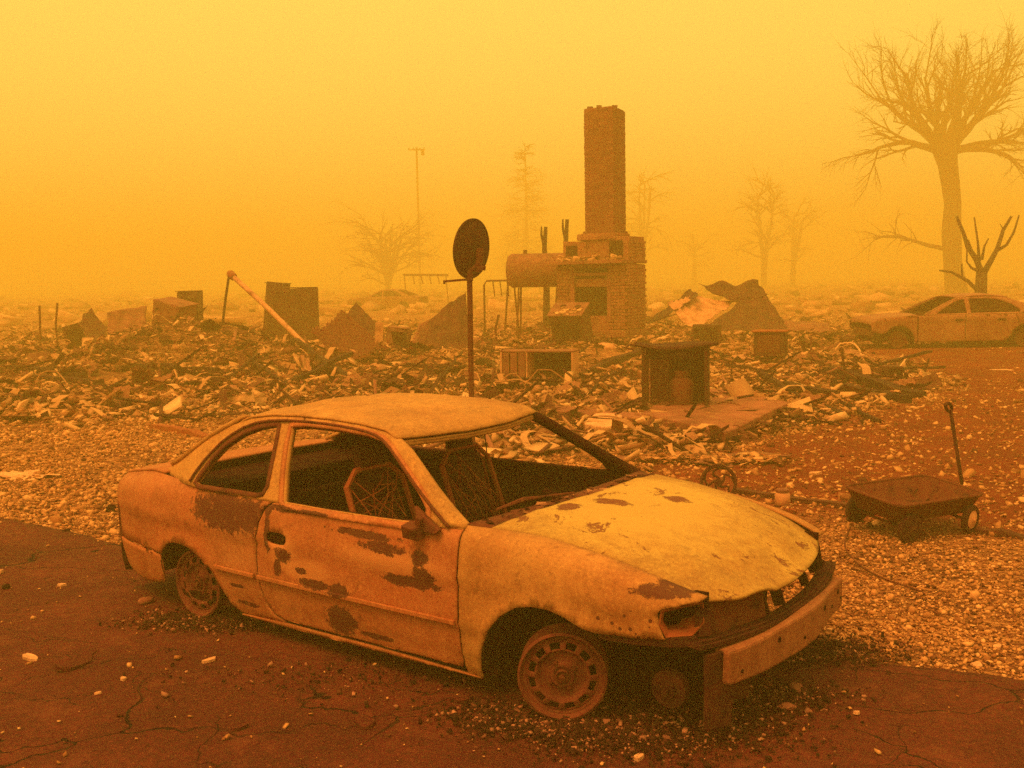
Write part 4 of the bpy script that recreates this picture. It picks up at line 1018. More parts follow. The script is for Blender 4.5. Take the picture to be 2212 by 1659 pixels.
for r in range(rows_):
    zz = z0 + .037 + r * .074
    for f in range(4):
        for u, full in (((-.2433, 1), (0, 1), (.2433, 1)) if r % 2 else ((-.304, 0), (-.1217, 1), (.1217, 1), (.304, 0))):
            dx = (u, -SW_ / 2 + .05 - random.uniform(0, .006) - (.0015 if f % 2 else 0)); ang = f * PI / 2
            cx = dx[0] * math.cos(ang) - dx[1] * math.sin(ang); cyy = dx[0] * math.sin(ang) + dx[1] * math.cos(ang)
            order.append((0 if f in (0, 1) else 1, -zz, cx + .10, cyy + .06, zz, ang + random.uniform(-.008, .008), full))
order.sort(key=lambda q: (q[0], q[1]))
for i, (vis, _, cx, cyy, zz, ang, full) in enumerate(order):
    if vis == 0 and nb < 300:
        o = bpy.data.objects.new('brick', bm if full else hbm); link(o, CH); o.location = (cx, cyy, zz); o.rotation_euler = (random.uniform(-.008, .008), 0, ang); nb += 1
    else: rest.box((cx, cyy, zz), (bl if full else bl / 2 - .005, bw, bh), rot(0, 0, ang))
JIT = .006
fb = MB()
for r in range(19):          # brick facing of the piers and the right flank
    zz = .30 + r * .078 + .04
    for pcx in (-.66, .66):
        for u in ((-.115, .115) if r % 2 else (-.172, 0, .172)): fb.box((pcx + u * .93, -FDP / 2 - .012, zz), (.205 if r % 2 else .145, .05, .066))
    for k in range(5): fb.box((.66 + .23 + .012, -.46 + .232 * k - (.0 if r % 2 else .06), zz), (.05, .222, .066))
for r in range(6):
    for k in range(5): fb.box((.62 + .26 + .008, -.34 + .21 * k - (.0 if r % 2 else .05), 1.93 + r * .078), (.04, .2, .066))
tag(fb.build('facing_bricks', M['masonry'], CH), kind='stuff')
block('corbel', (.10, .06, 2.515), (.90, .86, .06), 'masonry'); block('corbel', (.10, .06, 2.57), (.82, .80, .06), 'brick_mat')
block('surround', (-.47, -.60, 1.02), (.10, .06, 1.10), 'concrete'); block('surround', (.47, -.60, 1.02), (.10, .06, 1.10), 'concrete'); block('surround', (0, -.60, 1.585), (1.06, .065, .075), 'concrete')
tag(rest.build('rear_bricks', M['brick_mat'], CH), kind='stuff')
# broken crown of the stack, soot-black flue
b = MB(); b.box((.10, .06, ctop - .01), (.34, .34, .03)); b.build('flue', M['soot'], CH)
for k, (dx, dy) in enumerate(((-.25, -.26), (.0, -.30), (.30, -.1))):
    o = bpy.data.objects.new('brick', hbm); link(o, CH); o.location = (.10 + dx, .06 + dy, ctop + .02); o.rotation_euler = (0, .05, .3 * k)
# rubble on the mantel
rb = MB(); random.seed(8)
for k in range(60): rb.box((random.uniform(-.85, .75), random.uniform(-.60, -.35), 1.92 + random.random() ** 2 * .10), (random.uniform(.05, .2), random.uniform(.04, .15), random.uniform(.01, .06)), rot(random.uniform(-.3, .3), random.uniform(-.3, .3), random.uniform(0, 3)))
tag(rb.build('mantel_rubble', M['rub_pale'], CH), kind='stuff')

# ------------------------------------------------------------------ fuel tank on its stand
TD = 27.3
p = V3(1152, 584, TD)
tk = thing('fuel_tank', 'horizontal rusty fuel tank on thin legs left of the fireplace', 'tank', (p[0], p[1], .3), math.radians(-8))
r = .43; zc = p[2] - .3
b = MB(); MT = Matrix.Translation((.15, 0, zc)) @ Matrix.Rotation(PI / 2, 4, 'Y')
b.lathe([(.0, -.84), (.22, -.83), (.37, -.79), (r, -.70), (r, .70), (.37, .79), (.2, .83), (0, .84)], 30, MT, False); b.build('shell', M['steel_dull'], tk, True)
b = MB(); b.tube([(-.2, 0, zc + .40), (-.2, 0, zc + .52)], .05, 10); b.build('filler_cap', M['dark_rust'], tk)
b = MB(); b.tube([(.25, 0, zc + .40), (.25, 0, zc + .56), (.33, 0, zc + .56), (.33, 0, zc + .48)], .018, 6); b.build('vent_pipe', M['dark_rust'], tk)
for lx in (-.35, .62):
    for ly in (-1, 1):
        b = MB(); b.tube([(lx, ly * .22, zc - .38), (lx - .06, ly * .42, 0)], .024, 6); b.build('leg', M['dark_rust'], tk)
    b = MB(); b.tube([(lx - .03, -.34, .5), (lx, .22, zc - .38)], .014, 5); b.build('brace', M['dark_rust'], tk)

# ------------------------------------------------------------------ sheets of scorched metal given by their corners
def sheet(name, label, cat, corners, mat, waves=0, amp=.02, bend=0.0, axis_=0, group=None, thick=.008, rough=.03, rag=.14):
    A, B, Cc, D = [np.array(c) for c in corners]
    nu = nv = 26
    base = (A + B + Cc + D) / 4; base[2] = min(A[2], B[2], Cc[2], D[2])
    n_ = np.cross(B - A, D - A); n_ /= np.linalg.norm(n_)
    rows = []
    for i in range(nu):
        row = []
        for j in range(nv):
            u, v = i / (nu - 1), j / (nv - 1)
            uu = u + rag * (float(fbm(v * 4 + base[0] * 3, u * 2, 4)) - .5) * abs(2 * u - 1); vv = v + rag * (float(fbm(u * 4 + base[1] * 3, v * 2 + 9, 4)) - .5) * abs(2 * v - 1)
            q = (A * (1 - uu) + B * uu) * (1 - vv) + (D * (1 - uu) + Cc * uu) * vv
            t_ = u if axis_ == 0 else v
            h = (amp * math.sin(2 * PI * waves * t_) if waves else 0) + bend * (1 - (2 * (v if axis_ == 0 else u) - 1) ** 2) + rough * (float(fbm(u * 3 + base[0], v * 3 + base[1], 3)) - .5)
            row.append(q + n_ * h - base)
        rows.append(row)
    b = MB(); b.grid(rows); o = b.build(name, M[mat], None, True, thick); o.location = tuple(base)
    return tag(o, label, cat, group)
sheet('corrugated_sheet', 'bright corrugated roofing sheet folded open like a valley, right of the chimney', 'sheet', [V3(1440, 652, 25.6), V3(1500, 640, 27), V3(1590, 652, 27), V3(1500, 712, 24.6)], 'sheet', 6, .045, .05)
sheet('roof_sheet', 'dark sloping roof sheet leaning left of the bright corrugated one', 'sheet', [V3(1392, 700, 26), V3(1492, 624, 27.2), V3(1512, 640, 26.4), V3(1440, 682, 25)], 'steel_dark', 3, .02, .04)
sheet('ridge_sheet', 'dark crumpled ridge of roofing on top of the sheet pile', 'sheet', [V3(1508, 616, 27.4), V3(1640, 612, 27.4), V3(1662, 640, 26.6), V3(1590, 654, 26.4)], 'steel_dark', 2, .05, .06, rough=.25)
sheet('wall_sheet', 'large dark roofing sheet slumping right of the bright corrugated one', 'sheet', [V3(1590, 653, 26.4), V3(1645, 618, 27), V3(1712, 715, 25), V3(1497, 714, 24.8)], 'steel_dark', 4, .03, .10, rough=.12)
sheet('roof_sheet', 'low flattened roofing sheet at the right foot of the pile', 'sheet', [V3(1690, 690, 27), V3(1790, 700, 27), V3(1800, 716, 25.5), V3(1680, 720, 25.0)], 'steel_dull', 4, .02, .05, rough=.15)
sheet('lean_panel', 'dark upright panel with slanted top left of the dish pole foot', 'panel', [V3(932, 690, 21.5), V3(1003, 634, 21.8), V3(1013, 765, 21), V3(912, 768, 20.6)], 'steel_dark', 0, 0, .05, rough=.1, thick=.03)
sheet('lean_panel', 'narrow bright-edged board beside the slanted dark panel', 'panel', [V3(905, 700, 21.4), V3(936, 690, 21.8), V3(915, 770, 20.8), V3(880, 772, 20.4)], 'steel_dull', 0, 0, .03, rough=.08, thick=.02)
sheet('corrugated_sheet', 'rusty corrugated sheet leaning over the rubble left of centre', 'sheet', [V3(672, 722, 20.5), V3(742, 672, 21.5), V3(838, 748, 20.5), V3(745, 790, 19.5)], 'dark_rust', 8, .035, .05, rag=.3)
sheet('roof_sheet', 'dark triangular sheet behind the leaning corrugated one', 'sheet', [V3(738, 690, 22.6), V3(770, 655, 23), V3(822, 706, 22.4), V3(800, 740, 22)], 'steel_dark', 0, 0, .03)
sheet('wall_sheet', 'broad scorched panel standing left of the tipped washing machine', 'sheet', [V3(228, 678, 25), V3(318, 660, 26), V3(322, 738, 24.6), V3(238, 742, 24.2)], 'steel_dull', 3, .015, .05, rough=.1)
sheet('wall_sheet', 'dark buckled panel at the left end of the black heap', 'sheet', [V3(168, 700, 24.5), V3(200, 668, 25), V3(236, 712, 24.4), V3(212, 752, 23.6)], 'steel_dark', 0, 0, .08, rough=.2)
sheet('ash_sheet', 'pale flaky sheet lying flat on the red dirt behind the hood', 'sheet', [G(1378, 996) + (0, 0, .012), G(1480, 978) + (0, 0, .012), G(1700, 990) + (0, 0, .012), G(1600, 1012) + (0, 0, .012)], 'ashwood', 0, 0, .015, rough=.12, rag=.7)
sheet('ash_sheet', 'thin pale sheet lying flat far left beside the gravel', 'sheet', [G(0, 1032) + (0, 0, .012), G(60, 1018) + (0, 0, .012), G(130, 1030) + (0, 0, .012), G(60, 1046) + (0, 0, .012)], 'ash', 0, 0, .01, rough=.05, rag=.8)

# ------------------------------------------------------------------ service mast with its hanging cable
ms = thing('service_mast', 'pale electric service mast leaning over, cable hanging from its head', 'mast', spot(662, 22.4))
o0 = np.array(ms.location)
a0 = np.array(V3(664, 750, 22.2)) - o0; a1 = np.array(V3(500, 594, 23.6)) - o0
b = MB(); b.tube([a0, a0 * .5 + a1 * .5 + np.array((0, 0, .03)), a1], .055, 10); b.build('conduit', M['sheet'], ms, True, auto=40)
b = MB(); d_ = (a1 - a0) / np.linalg.norm(a1 - a0); b.tube([a1 - d_ * .1, a1 + d_ * .05, a1 + d_ * .11], [.085, .09, .05], 10); b.build('weather_head', M['rust'], ms, True, auto=40)
b = MB(); c_ = [np.array(V3(px, py, d)) - o0 for px, py, d in ((494, 600, 23.5), (488, 640, 23.3), (482, 690, 23.0), (480, 740, 22.6))]; b.tube(c_, .028, 6); b.build('cable', M['soot'], ms, True)

JIT = .05
# ------------------------------------------------------------------ appliance shells on the left
def shell(name, label, cat, px0, px1, py_top, d, dep, rz, tilt=(0, 0), mat='steel_dark', door='soot', sink=.1):
    s_ = sc(d); w = (px1 - px0) * s_ / (math.cos(rz) + .4 * abs(math.sin(rz))); p = spot((px0 + px1) / 2, d); h = top_z(py_top, d, (px0 + px1) / 2) - p[2] + sink
    t_ = thing(name, label, cat, (p[0], p[1], p[2] - sink), rz); Rm = rot(tilt[0], tilt[1], 0)
    def bb(nm, c, sz, m_, bev=.015):
        b = MB(); b.box(Rm @ Vector(c), sz, Rm); return b.build(nm, M[m_], t_, False, bevel=bev)
    bb('body', (0, 0, h / 2), (w, dep, h), mat)
    bb('door', (.02, -dep / 2 - .008, h * .5), (w * .86, .02, h * .78), door, .008)
    bb('top_rim', (0, 0, h + .008), (w * 1.02, dep * 1.02, .022), mat, .006)
    return t_
shell('appliance_shell', 'big dark boxy shell behind the leaning service mast', 'appliance', 606, 690, 622, 27.0, .8, .12)
shell('appliance_shell', 'squat dark block joined at the left of the big boxy shell', 'appliance', 574, 622, 612, 27.8, .7, .05, (0, .06))
shell('appliance_shell', 'tall upright box standing behind the tipped washing machine', 'appliance', 390, 438, 630, 27.5, .6, .1)
wm = shell('washing_machine', 'tipped washing machine with open drum front, on the black heap', 'appliance', 335, 412, 650, 24.2, .62, -.35, (.1, .22), 'steel_dull')
b = MB(); b.lathe([(.20, 0), (.20, .03), (.16, .035), (.15, -.02)], 24, Matrix.Translation((0.05, -.33, .5)) @ Matrix.Rotation(PI / 2, 4, 'X'), True); b.build('drum_ring', M['sheet'], wm)
shell('appliance_shell', 'small crushed steel box left of the broad scorched panel', 'appliance', 160, 196, 700, 25.0, .5, .2, (.0, -.25))
shell('appliance_shell', 'low broken cupboard standing right of the corrugated sheet', 'appliance', 838, 880, 708, 21.8, .4, -.1, (.0, .1), 'steel_dull')
for k, (px, d, pt, lab) in enumerate(((87, 25.5, 660, 'thin iron stake far left, the left one of a pair'), (126, 25.5, 655, 'thin iron stake far left, the right one of a pair'), (820, 20.6, 696, 'pale upright plank left of the low broken cupboard'), (1074, 22.5, 680, 'short dark stake in the rubble right of the dish pole'))):
    p = spot(px, d); h = top_z(pt, d, px) - p[2] + .1
    b = MB(); b.tube([(0, 0, -.1), (.03 * (-1) ** k, .02, h * .5), (.05, 0, h - .1)], .028 if k != 2 else .05, 6)
    if k == 2: b = MB(); b.box((0, 0, h / 2 - .1), (.15, .03, h), rot(.08, .05, .1))
    o = b.build(('iron_stake', 'iron_stake', 'plank', 'iron_stake')[k], M['dark_rust' if k != 2 else 'sheet']); o.location = p; tag(o, lab, 'stake' if k != 2 else 'plank')
# burnt stubs behind the tank
for px, pb, pt, lab in ((1180, 545, 490, 'forked charred stub sticking up above the fuel tank'), (1226, 520, 474, 'single charred stub sticking up left of the chimney stack')):
    d = 30; p = spot(px, d); zt = top_z(pt, d, px) - p[2]
    st = thing('charred_stub', lab, 'tree stump', p)
    b = MB(); b.tube([(0, 0, -.1), (.03, 0, zt * .5), (-.02, 0, zt * .8), (.03, 0, zt)], [.11, .09, .07, .05], 7); b.build('trunk', M['char'], st)
    b = MB(); b.tube([(-.02, 0, zt * .78), (-.10, 0, zt * .93), (-.09, 0, zt + .01)], [.04, .035, .02], 5); b.build('branch', M['char'], st)

JIT = .006
# ------------------------------------------------------------------ concrete slab, blocks, bricks, boards
def slab(name, label, cat, pix, h, mat, sink=.05):
    pts = [G(*q) for q in pix]; base = np.mean(pts, 0)
    poly = [(p[0] - base[0], p[1] - base[1]) for p in pts]
    poly = [(a + random.uniform(-.012, .012), c + random.uniform(-.012, .012)) for a, c in dens(poly, .12)]
    n = len(poly); V = [(a, c, -sink) for a, c in poly] + [(a, c, h) for a, c in poly]
    b = MB(); b.add(V, [tuple(range(n - 1, -1, -1)), tuple(range(n, 2 * n))] + [(i, (i + 1) % n, n + (i + 1) % n, n + i) for i in range(n)])
    o = b.build(name, M[mat], None, False, bevel=.015); o.location = tuple(base)
    return tag(o, label, cat)
slab('concrete_slab', 'sooty concrete porch slab with a sharp front corner under the grill', 'slab', [(1385, 918), (1568, 972), (1705, 892), (1600, 860), (1480, 850)], .13, 'concrete')
slab('concrete_slab', 'long low concrete footing left of the grill slab', 'footing', [(1190, 905), (1200, 893), (1392, 915), (1395, 930)], .12, 'concrete')
slab('stone_block', 'pale jagged stone block in front of the long low footing', 'stone', [(1258, 940), (1290, 912), (1345, 918), (1340, 948), (1300, 952)], .14, 'ash')
brk = bpy.data.meshes.new('loose_brick'); _b = MB(); _b.box((0, 0, .05), (.21, .10, .065)); brk.from_pydata(_b.V, [], _b.F); brk.materials.append(M['brick_mat'])
for px, py, dz, rz, rx, lb in ((1440, 944, 0, .2, 0, 'second from left in the lower row'), (1466, 948, 0, -.3, 0, 'front middle one of the lower row'), (1490, 946, .0, .1, .1, 'rightmost of the lower row'), (1454, 938, .065, .5, 0, 'left one of the upper two'), (1478, 938, .06, -.1, .1, 'right one of the upper two'), (1424, 938, 0, .9, .2, 'leftmost, turned askew')):
    o = bpy.data.objects.new('loose_brick', brk); link(o); p = G(px, py); o.location = (p[0], p[1], p[2] + dz - .01); o.rotation_euler = (rx, 0, rz)
    tag(o, 'loose brick in the pile before the grill slab, ' + lb, 'brick', 'bricks piled at the front of the slab')
def board(label, a, c, w, h, mat, name='charred_board', cat='board', group=None, lift=(.04, .04)):
    A = np.array(G(*a)); B = np.array(G(*c)); A[2] = gz1(A[0], A[1]) + lift[0]; B[2] = gz1(B[0], B[1]) + lift[1]
    base = (A + B) / 2; n = 9; pts = [A + (B - A) * k / (n - 1) - base for k in range(n)]
    for k in range(1, n - 1): pts[k] = pts[k] + RNG.normal(0, .012, 3)
    b = MB(); b.sweep(pts, [w * random.uniform(.75, 1.1) for _ in range(n)], [h * random.uniform(.7, 1.2) for _ in range(n)]); o = b.build(name, M[mat]); o.location = tuple(base)
    return tag(o, label, cat, group)
GB = 'charred boards in the heap before the sedan'
for a, c, w, h, l0, l1, lb in (((1690, 838), (1800, 868), .14, .06, .05, .12, 'charred board at the left end of the low heap right of the grill slab'), ((1740, 868), (1830, 905), .08, .05, .06, .03, 'short charred board slanting down at the front left of the low heap'), ((1790, 822), (1985, 862), .22, .10, .14, .06, 'widest and longest charred board, lying on top of the low heap'), ((1830, 850), (1960, 872), .16, .10, .10, .05, 'thick charred board just below the widest one in the low heap'), ((1800, 872), (1900, 915), .05, .04, .05, .03, 'thin charred stick pointing forwards from the low heap to the wagon'), ((1880, 806), (2010, 784), .07, .05, .10, .22, 'charred board behind the small steel box, raised at its right end'),
                           ((1900, 815), (2040, 800), .05, .04, .14, .06, 'thin charred board resting on the small steel box'), ((1900, 850), (2005, 838), .10, .08, .05, .05, 'charred board on the dirt right below the small steel box'), ((1620, 822), (1760, 830), .07, .05, .05, .05, 'charred board lying level between the grill and the low heap'), ((1560, 800), (1700, 826), .06, .05, .10, .05, 'charred board sloping right from behind the grill cart'), ((1720, 860), (1640, 826), .10, .06, .03, .14, 'charred board leaning towards the wood stove beside the grill slab')):
    board(lb, a, c, w, h, 'char', group=GB, lift=(l0, l1))
GL = 'charred beams lying across the left and middle rubble'
for a, c, w, h, l0, l1, lb in (((640, 770), (760, 830), .10, .08, .15, .05, 'charred beam running on from the foot of the service mast'), ((600, 850), (760, 800), .09, .07, .04, .3, 'charred beam rising to the right beyond the coupe roof rear'), ((300, 800), (470, 812), .12, .08, .1, .1, 'charred beam lying along the front of the black heap'), ((700, 860), (820, 830), .12, .1, .05, .08, 'thick charred beam just above the coupe roof'), ((1270, 805), (1395, 782), .12, .09, .05, .25, 'thick charred beam between the overturned cabinet and the grill cart'), ((1160, 835), (1270, 790), .04, .03, .05, .35, 'thin charred stick leaning across the front of the overturned cabinet'), ((880, 800), (1010, 812), .07, .05, .1, .08, 'charred beam lying level left of the dish pole'),
                           ((1100, 850), (1200, 838), .10, .08, .05, .06, 'charred beam lying in front of the overturned cabinet'), ((1300, 850), (1390, 870), .05, .04, .06, .05, 'short charred stick left of the grill cart foot'), ((540, 800), (620, 850), .06, .05, .2, .05, 'charred beam sloping down left of the service mast foot'), ((20, 805), (180, 822), .2, .1, .08, .08, 'broad charred log at far left, the upper of two'), ((60, 825), (220, 830), .15, .08, .06, .06, 'charred log at far left, the lower of two'), ((480, 835), (560, 800), .05, .04, .05, .3, 'charred stick rising right in front of the black heap'), ((940, 840), (1000, 800), .04, .03, .05, .3, 'thin charred stick leaning just left of the dish pole'), ((1540, 775), (1420, 790), .05, .05, .1, .1, 'charred stick lying behind the grill cart lid'), ((1240, 880), (1330, 835), .04, .03, .05, .22, 'thin charred stick rising behind the long low footing')):
    board(lb, a, c, w, h, 'char', 'charred_beam', 'beam', GL, (l0, l1))
board('weathered timber edging half sunk between the flywheel and the wagon', (1588, 1066), (1835, 1100), .07, .05, 'bark', 'timber_edging', 'edging', None, (.02, .02))
board('weathered timber edging half sunk right of the wagon', (2110, 1150), (2330, 1185), .07, .05, 'bark', 'timber_edging', 'edging', None, (.015, .015))
board('buried pipe lying in the gravel behind the coupe tail', (330, 925), (470, 948), .12, .08, 'rust', 'pipe', 'pipe', None, (.02, .02))
board('pale split log lying right of the wood stove', (1700, 782), (1750, 770), .14, .12, 'sheet', 'split_log', 'log', None, (.05, .05))

# ------------------------------------------------------------------ flywheel, drum, jar, cup, hose
p = G(1552, 1082)
fw = thing('flywheel', 'small spoked iron flywheel standing behind the far edge of the hood', 'wheel', p, math.radians(-12)); fr = .148
MXf = Matrix.Translation((0, 0, fr)) @ Matrix.Rotation(math.radians(78), 4, 'X')
b = MB(); b.lathe([(fr, -.02), (fr, .02), (fr - .022, .022), (fr - .028, 0), (fr - .022, -.022), (fr, -.02)], 36, MXf, False); b.build('rim', M['char_rust'], fw, True, auto=40)
b = MB(); b.lathe([(.030, -.03), (.034, .03), (.012, .034), (0, .034)], 16, MXf, True); b.build('hub', M['char_rust'], fw, True, auto=40)
for k in range(5):
    a = 2 * PI * k / 5; pts = []
    for q in np.linspace(0, 1, 9):
        rr = .028 + (fr - .05) * q; an = a + .9 * math.sin(PI * q); pts.append(MXf @ Vector((rr * math.cos(an), rr * math.sin(an), 0)))
    b = MB(); b.tube(pts, .009, 6); b.build('spoke', M['char_rust'], fw, True)
p = G(1436, 1078)
dm_ = thing('brake_drum', 'rusty brake drum lying on the dirt left of the flywheel', 'drum', p)
b = MB(); b.lathe([(.15, 0), (.16, .02), (.155, .10), (.14, .11), (.135, .03), (.05, .03), (.045, .08), (0, .08)], 28, Matrix.Rotation(.2, 4, 'X'), True); b.build('shell', M['rust'], dm_, True, auto=40)
b = MB(); b.lathe([(.166, .085), (.166, .10), (.15, .104)], 28, Matrix.Rotation(.2, 4, 'X'), False); b.build('lip', M['dark_rust'], dm_, True)
p = G(1690, 1092)
jr = thing('glass_jar', 'scorched jar with a lid standing on the gravel beside the hood', 'jar', p)
b = MB(); b.lathe([(.045, 0), (.058, .012), (.060, .085), (.050, .105), (.046, .11), (0, .11)], 22, None, True); b.build('body', M['sheet'], jr, True, auto=50)
b = MB(); b.lathe([(.052, .108), (.052, .128), (.046, .132), (0, .132)], 22, None, True); b.build('lid', M['steel_dull'], jr, True, auto=40)
p = G(1703, 1118)
cp = thing('tin_cup', 'small rusty tin cup in front of the scorched jar', 'cup', p)
b = MB(); b.lathe([(.034, 0), (.040, .06), (.043, .062), (.037, .058), (.031, .006), (0, .006)], 20, None, True); b.build('body', M['rust'], cp, True, auto=40)
b = MB(); b.tube([(.036, 0, .05), (.062, 0, .046), (.060, 0, .022), (.035, 0, .016)], .004, 6); b.build('ear', M['rust'], cp, True)
pts = rounded([tuple(G(px, py) + np.array((0, 0, .022))) for px, py in ((1836, 1148), (1826, 1168), (1824, 1192), (1850, 1225), (1900, 1255), (1950, 1272), (1992, 1286))], False, 2)
b = MB(); base = np.array(pts[0]); b.tube([np.array(q) - base for q in pts], .006, 6); o = b.build('hose', M['dark_rust'], None, True); o.location = tuple(base); tag(o, 'thin dark hose curling over the gravel from the wagon', 'hose')

# ------------------------------------------------------------------ stones and flakes lying on the pavement and gravel
def pebble_mesh(nm, sx, sy, sz, seed, jag=.22, n=2):
    import bmesh
    bm_ = bmesh.new(); bmesh.ops.create_icosphere(bm_, subdivisions=n, radius=1)
    r_ = np.random.default_rng(seed); ph = r_.uniform(0, 6, 9)
    for v in bm_.verts:
        f = 1 + jag * (math.sin(3 * v.co.x + ph[0]) * .5 + math.sin(4 * v.co.y + ph[1]) * .5 + math.sin(5 * v.co.z + 2 * v.co.x + ph[2]) * .4) + r_.normal(0, jag * .18)
        v.co = Vector((v.co.x * sx * f, v.co.y * sy * f, v.co.z * sz * f))
    me_ = bpy.data.meshes.new(nm); bm_.to_mesh(me_); bm_.free(); return me_
def stone(px, py, sx, sy, sz, mat, name, label, cat, seed, on=.03, rz=None):
    if sz <= .022:
        r_ = np.random.default_rng(seed); n = 11; an = np.sort(np.linspace(0, 2 * PI, n, endpoint=False) + r_.uniform(-.22, .22, n)); rr = r_.uniform(.62, 1.0, n)
        pl = [(sx / 2 * math.cos(a) * q, sy / 2 * math.sin(a) * q) for a, q in zip(an, rr)]; tl = r_.uniform(-.12, .12, 2)
        V = [(a * 1.04, c, -sz * .5 + tl[0] * a + tl[1] * c) for a, c in pl] + [(a, c, sz * .5 + tl[0] * a + tl[1] * c) for a, c in pl]
        b = MB(); b.add(V, [tuple(range(n - 1, -1, -1)), tuple(range(n, 2 * n))] + [(i, (i + 1) % n, n + (i + 1) % n, n + i) for i in range(n)]); o = b.build(name, M[mat])
    else: o = fin(name, pebble_mesh(name, sx / 2, sy / 2, sz / 2, seed), M[mat], None, sz > .03)
    p = G(px, py)
    o.location = (p[0], p[1], p[2] + on + sz * .22); o.rotation_euler = (0, 0, rz if rz is not None else seed * 1.3)
    return tag(o, label, cat)
PV = .030
for i, (px, py, sx, sy, sz, mat, nm, lab, cat) in enumerate((
    (66, 1434, .12, .07, .014, 'ash', 'flake', 'large pale flake on the pavement at the left edge of the view', 'flake'),
    (453, 1440, .085, .035, .012, 'ash', 'flake', 'long pale flake on the pavement below the rear wheel', 'flake'),
    (267, 1481, .04, .03, .012, 'ash', 'flake', 'small round pale flake left of the long pale one', 'flake'),
    (213, 1512, .04, .018, .01, 'ash', 'flake', 'narrow pale flake on the lower left pavement', 'flake'),
    (335, 1338, .055, .035, .02, 'ashwood', 'stone', 'tan stone just left of the rear wheel rubble', 'stone'),
    (328, 1352, .04, .03, .02, 'ashwood', 'stone', 'small tan stone below the other tan one by the rear wheel', 'stone'),
    (314, 1312, .11, .07, .04, 'concrete', 'stone', 'flat grey-brown stone in the shadow left of the rear wheel', 'stone'),
    (3, 1246, .05, .03, .02, 'ash', 'flake', 'pale scrap at the extreme left edge of the pavement', 'flake'),
    (134, 1275, .06, .025, .014, 'ash', 'flake', 'pale curled scrap on the pavement left of the coupe tail', 'flake'),
    (240, 1104, .10, .08, .07, 'soot', 'stone', 'black lump in the gravel beside the coupe tail', 'stone'),
    (145, 1152, .09, .07, .05, 'soot', 'stone', 'black lump at the pavement edge left of the coupe', 'stone'),
    (14, 1280, .05, .04, .035, 'soot', 'stone', 'small black lump on the pavement at far left', 'stone'),
    (1053, 1571, .06, .035, .012, 'ash', 'flake', 'yellow-pale leaf-shaped flake left of the front wheel', 'flake'),
    (973, 1557, .03, .02, .008, 'ashwood', 'flake', 'tiny tan flake left of the leaf-shaped one', 'flake'),
    (790, 1574, .20, .09, .018, 'pave', 'slate_flake', 'flat dark flake on the pavement under the door', 'flake'),
    (1000, 1527, .13, .08, .02, 'pave', 'slate_flake', 'flat stone half under the sill behind the front wheel', 'stone'),
    (167, 1440, .34, .16, .018, 'pave', 'slate_flake', 'wide spalled pavement plate at lower left', 'flake'),
    (260, 1560, .05, .02, .01, 'pave', 'flake', 'dull sliver beside the lower left crack', 'flake'),
    (520, 1588, .09, .04, .012, 'pave', 'slate_flake', 'dull flat flake near the bottom edge left of centre', 'flake'),
    (1229, 1583, .05, .02, .012, 'ash', 'flake', 'bright sliver leaning at the foot of the front wheel', 'flake'),
    (1815, 1424, .09, .08, .05, 'ashwood', 'stone', 'angular tan stone on dark soil right of the bumper', 'stone'),
    (1720, 1505, .09, .06, .04, 'concrete', 'stone', 'rounded stone on the pavement right of the hanging bracket', 'stone'),
    (1700, 1545, .08, .05, .03, 'concrete', 'stone', 'low stone nearer the bottom right of the hanging bracket', 'stone'),
    (1745, 1555, .04, .03, .025, 'ashwood', 'stone', 'small tan stone right of the low stone', 'stone'),
    (1655, 1495, .06, .04, .03, 'dark_rust', 'stone', 'dark stone under the near end of the bumper', 'stone'),
    (1380, 1654, .05, .035, .014, 'ash', 'flake', 'bright pale flake at the bottom edge below the front wheel', 'flake'),
    (1440, 1616, .06, .03, .02, 'ashwood', 'flake', 'tan lump in the dark crumbs below the bumper', 'stone'),
    (1850, 1556, .03, .02, .012, 'ash', 'flake', 'small pale flake on the bare pavement at lower right', 'flake'),
    (2110, 1440, .08, .05, .03, 'ash', 'flake', 'pale flake lying on the right-hand gravel near the pavement', 'flake'),
    (1795, 1376, .05, .03, .015, 'ash', 'flake', 'pale flat flake on the gravel right of the bumper end', 'flake'),
    (2155, 1400, .06, .04, .02, 'ash', 'flake', 'pale flake on the gravel at the right edge of the view', 'flake'),
    (1975, 957, .16, .05, .02, 'ash', 'flake', 'long pale flake on the red dirt left of the wagon handle', 'flake'),
    (1762, 1023, .13, .07, .02, 'ash', 'flake', 'pale round flake on the red dirt right of the flywheel', 'flake'),
    (1985, 905, .08, .04, .02, 'ash', 'flake', 'small pale flake on the red dirt beyond the wagon handle', 'flake'),
    (2165, 800, .4, .12, .03, 'ash', 'flake', 'faint pale strip on the dirt in front of the sedan', 'flake'),
    (1545, 1075, .09, .06, .03, 'ash', 'flake', 'pale flake beside the foot of the flywheel', 'flake'),
    (398, 838, .5, .38, .22, 'ash', 'ash_lump', 'pale lump of ash in the gravel above the coupe tail', 'ash'),
    (372, 862, .34, .26, .14, 'ash', 'ash_lump', 'smaller pale ash lump in front of the larger one', 'ash'),
    (1330, 735, .34, .3, .5, 'sheet', 'stone', 'pale upright rock at the right foot of the kitchen range', 'rock'),
    (1310, 760, .5, .35, .3, 'sheet', 'stone', 'pale broken masonry chunk in front of the fireplace', 'rock'))):
    stone(px, py, sx, sy, sz, mat, nm, lab, cat, i + 2, on=(PV if py > 1190 and px < 1800 or py > 1500 else 0.0))

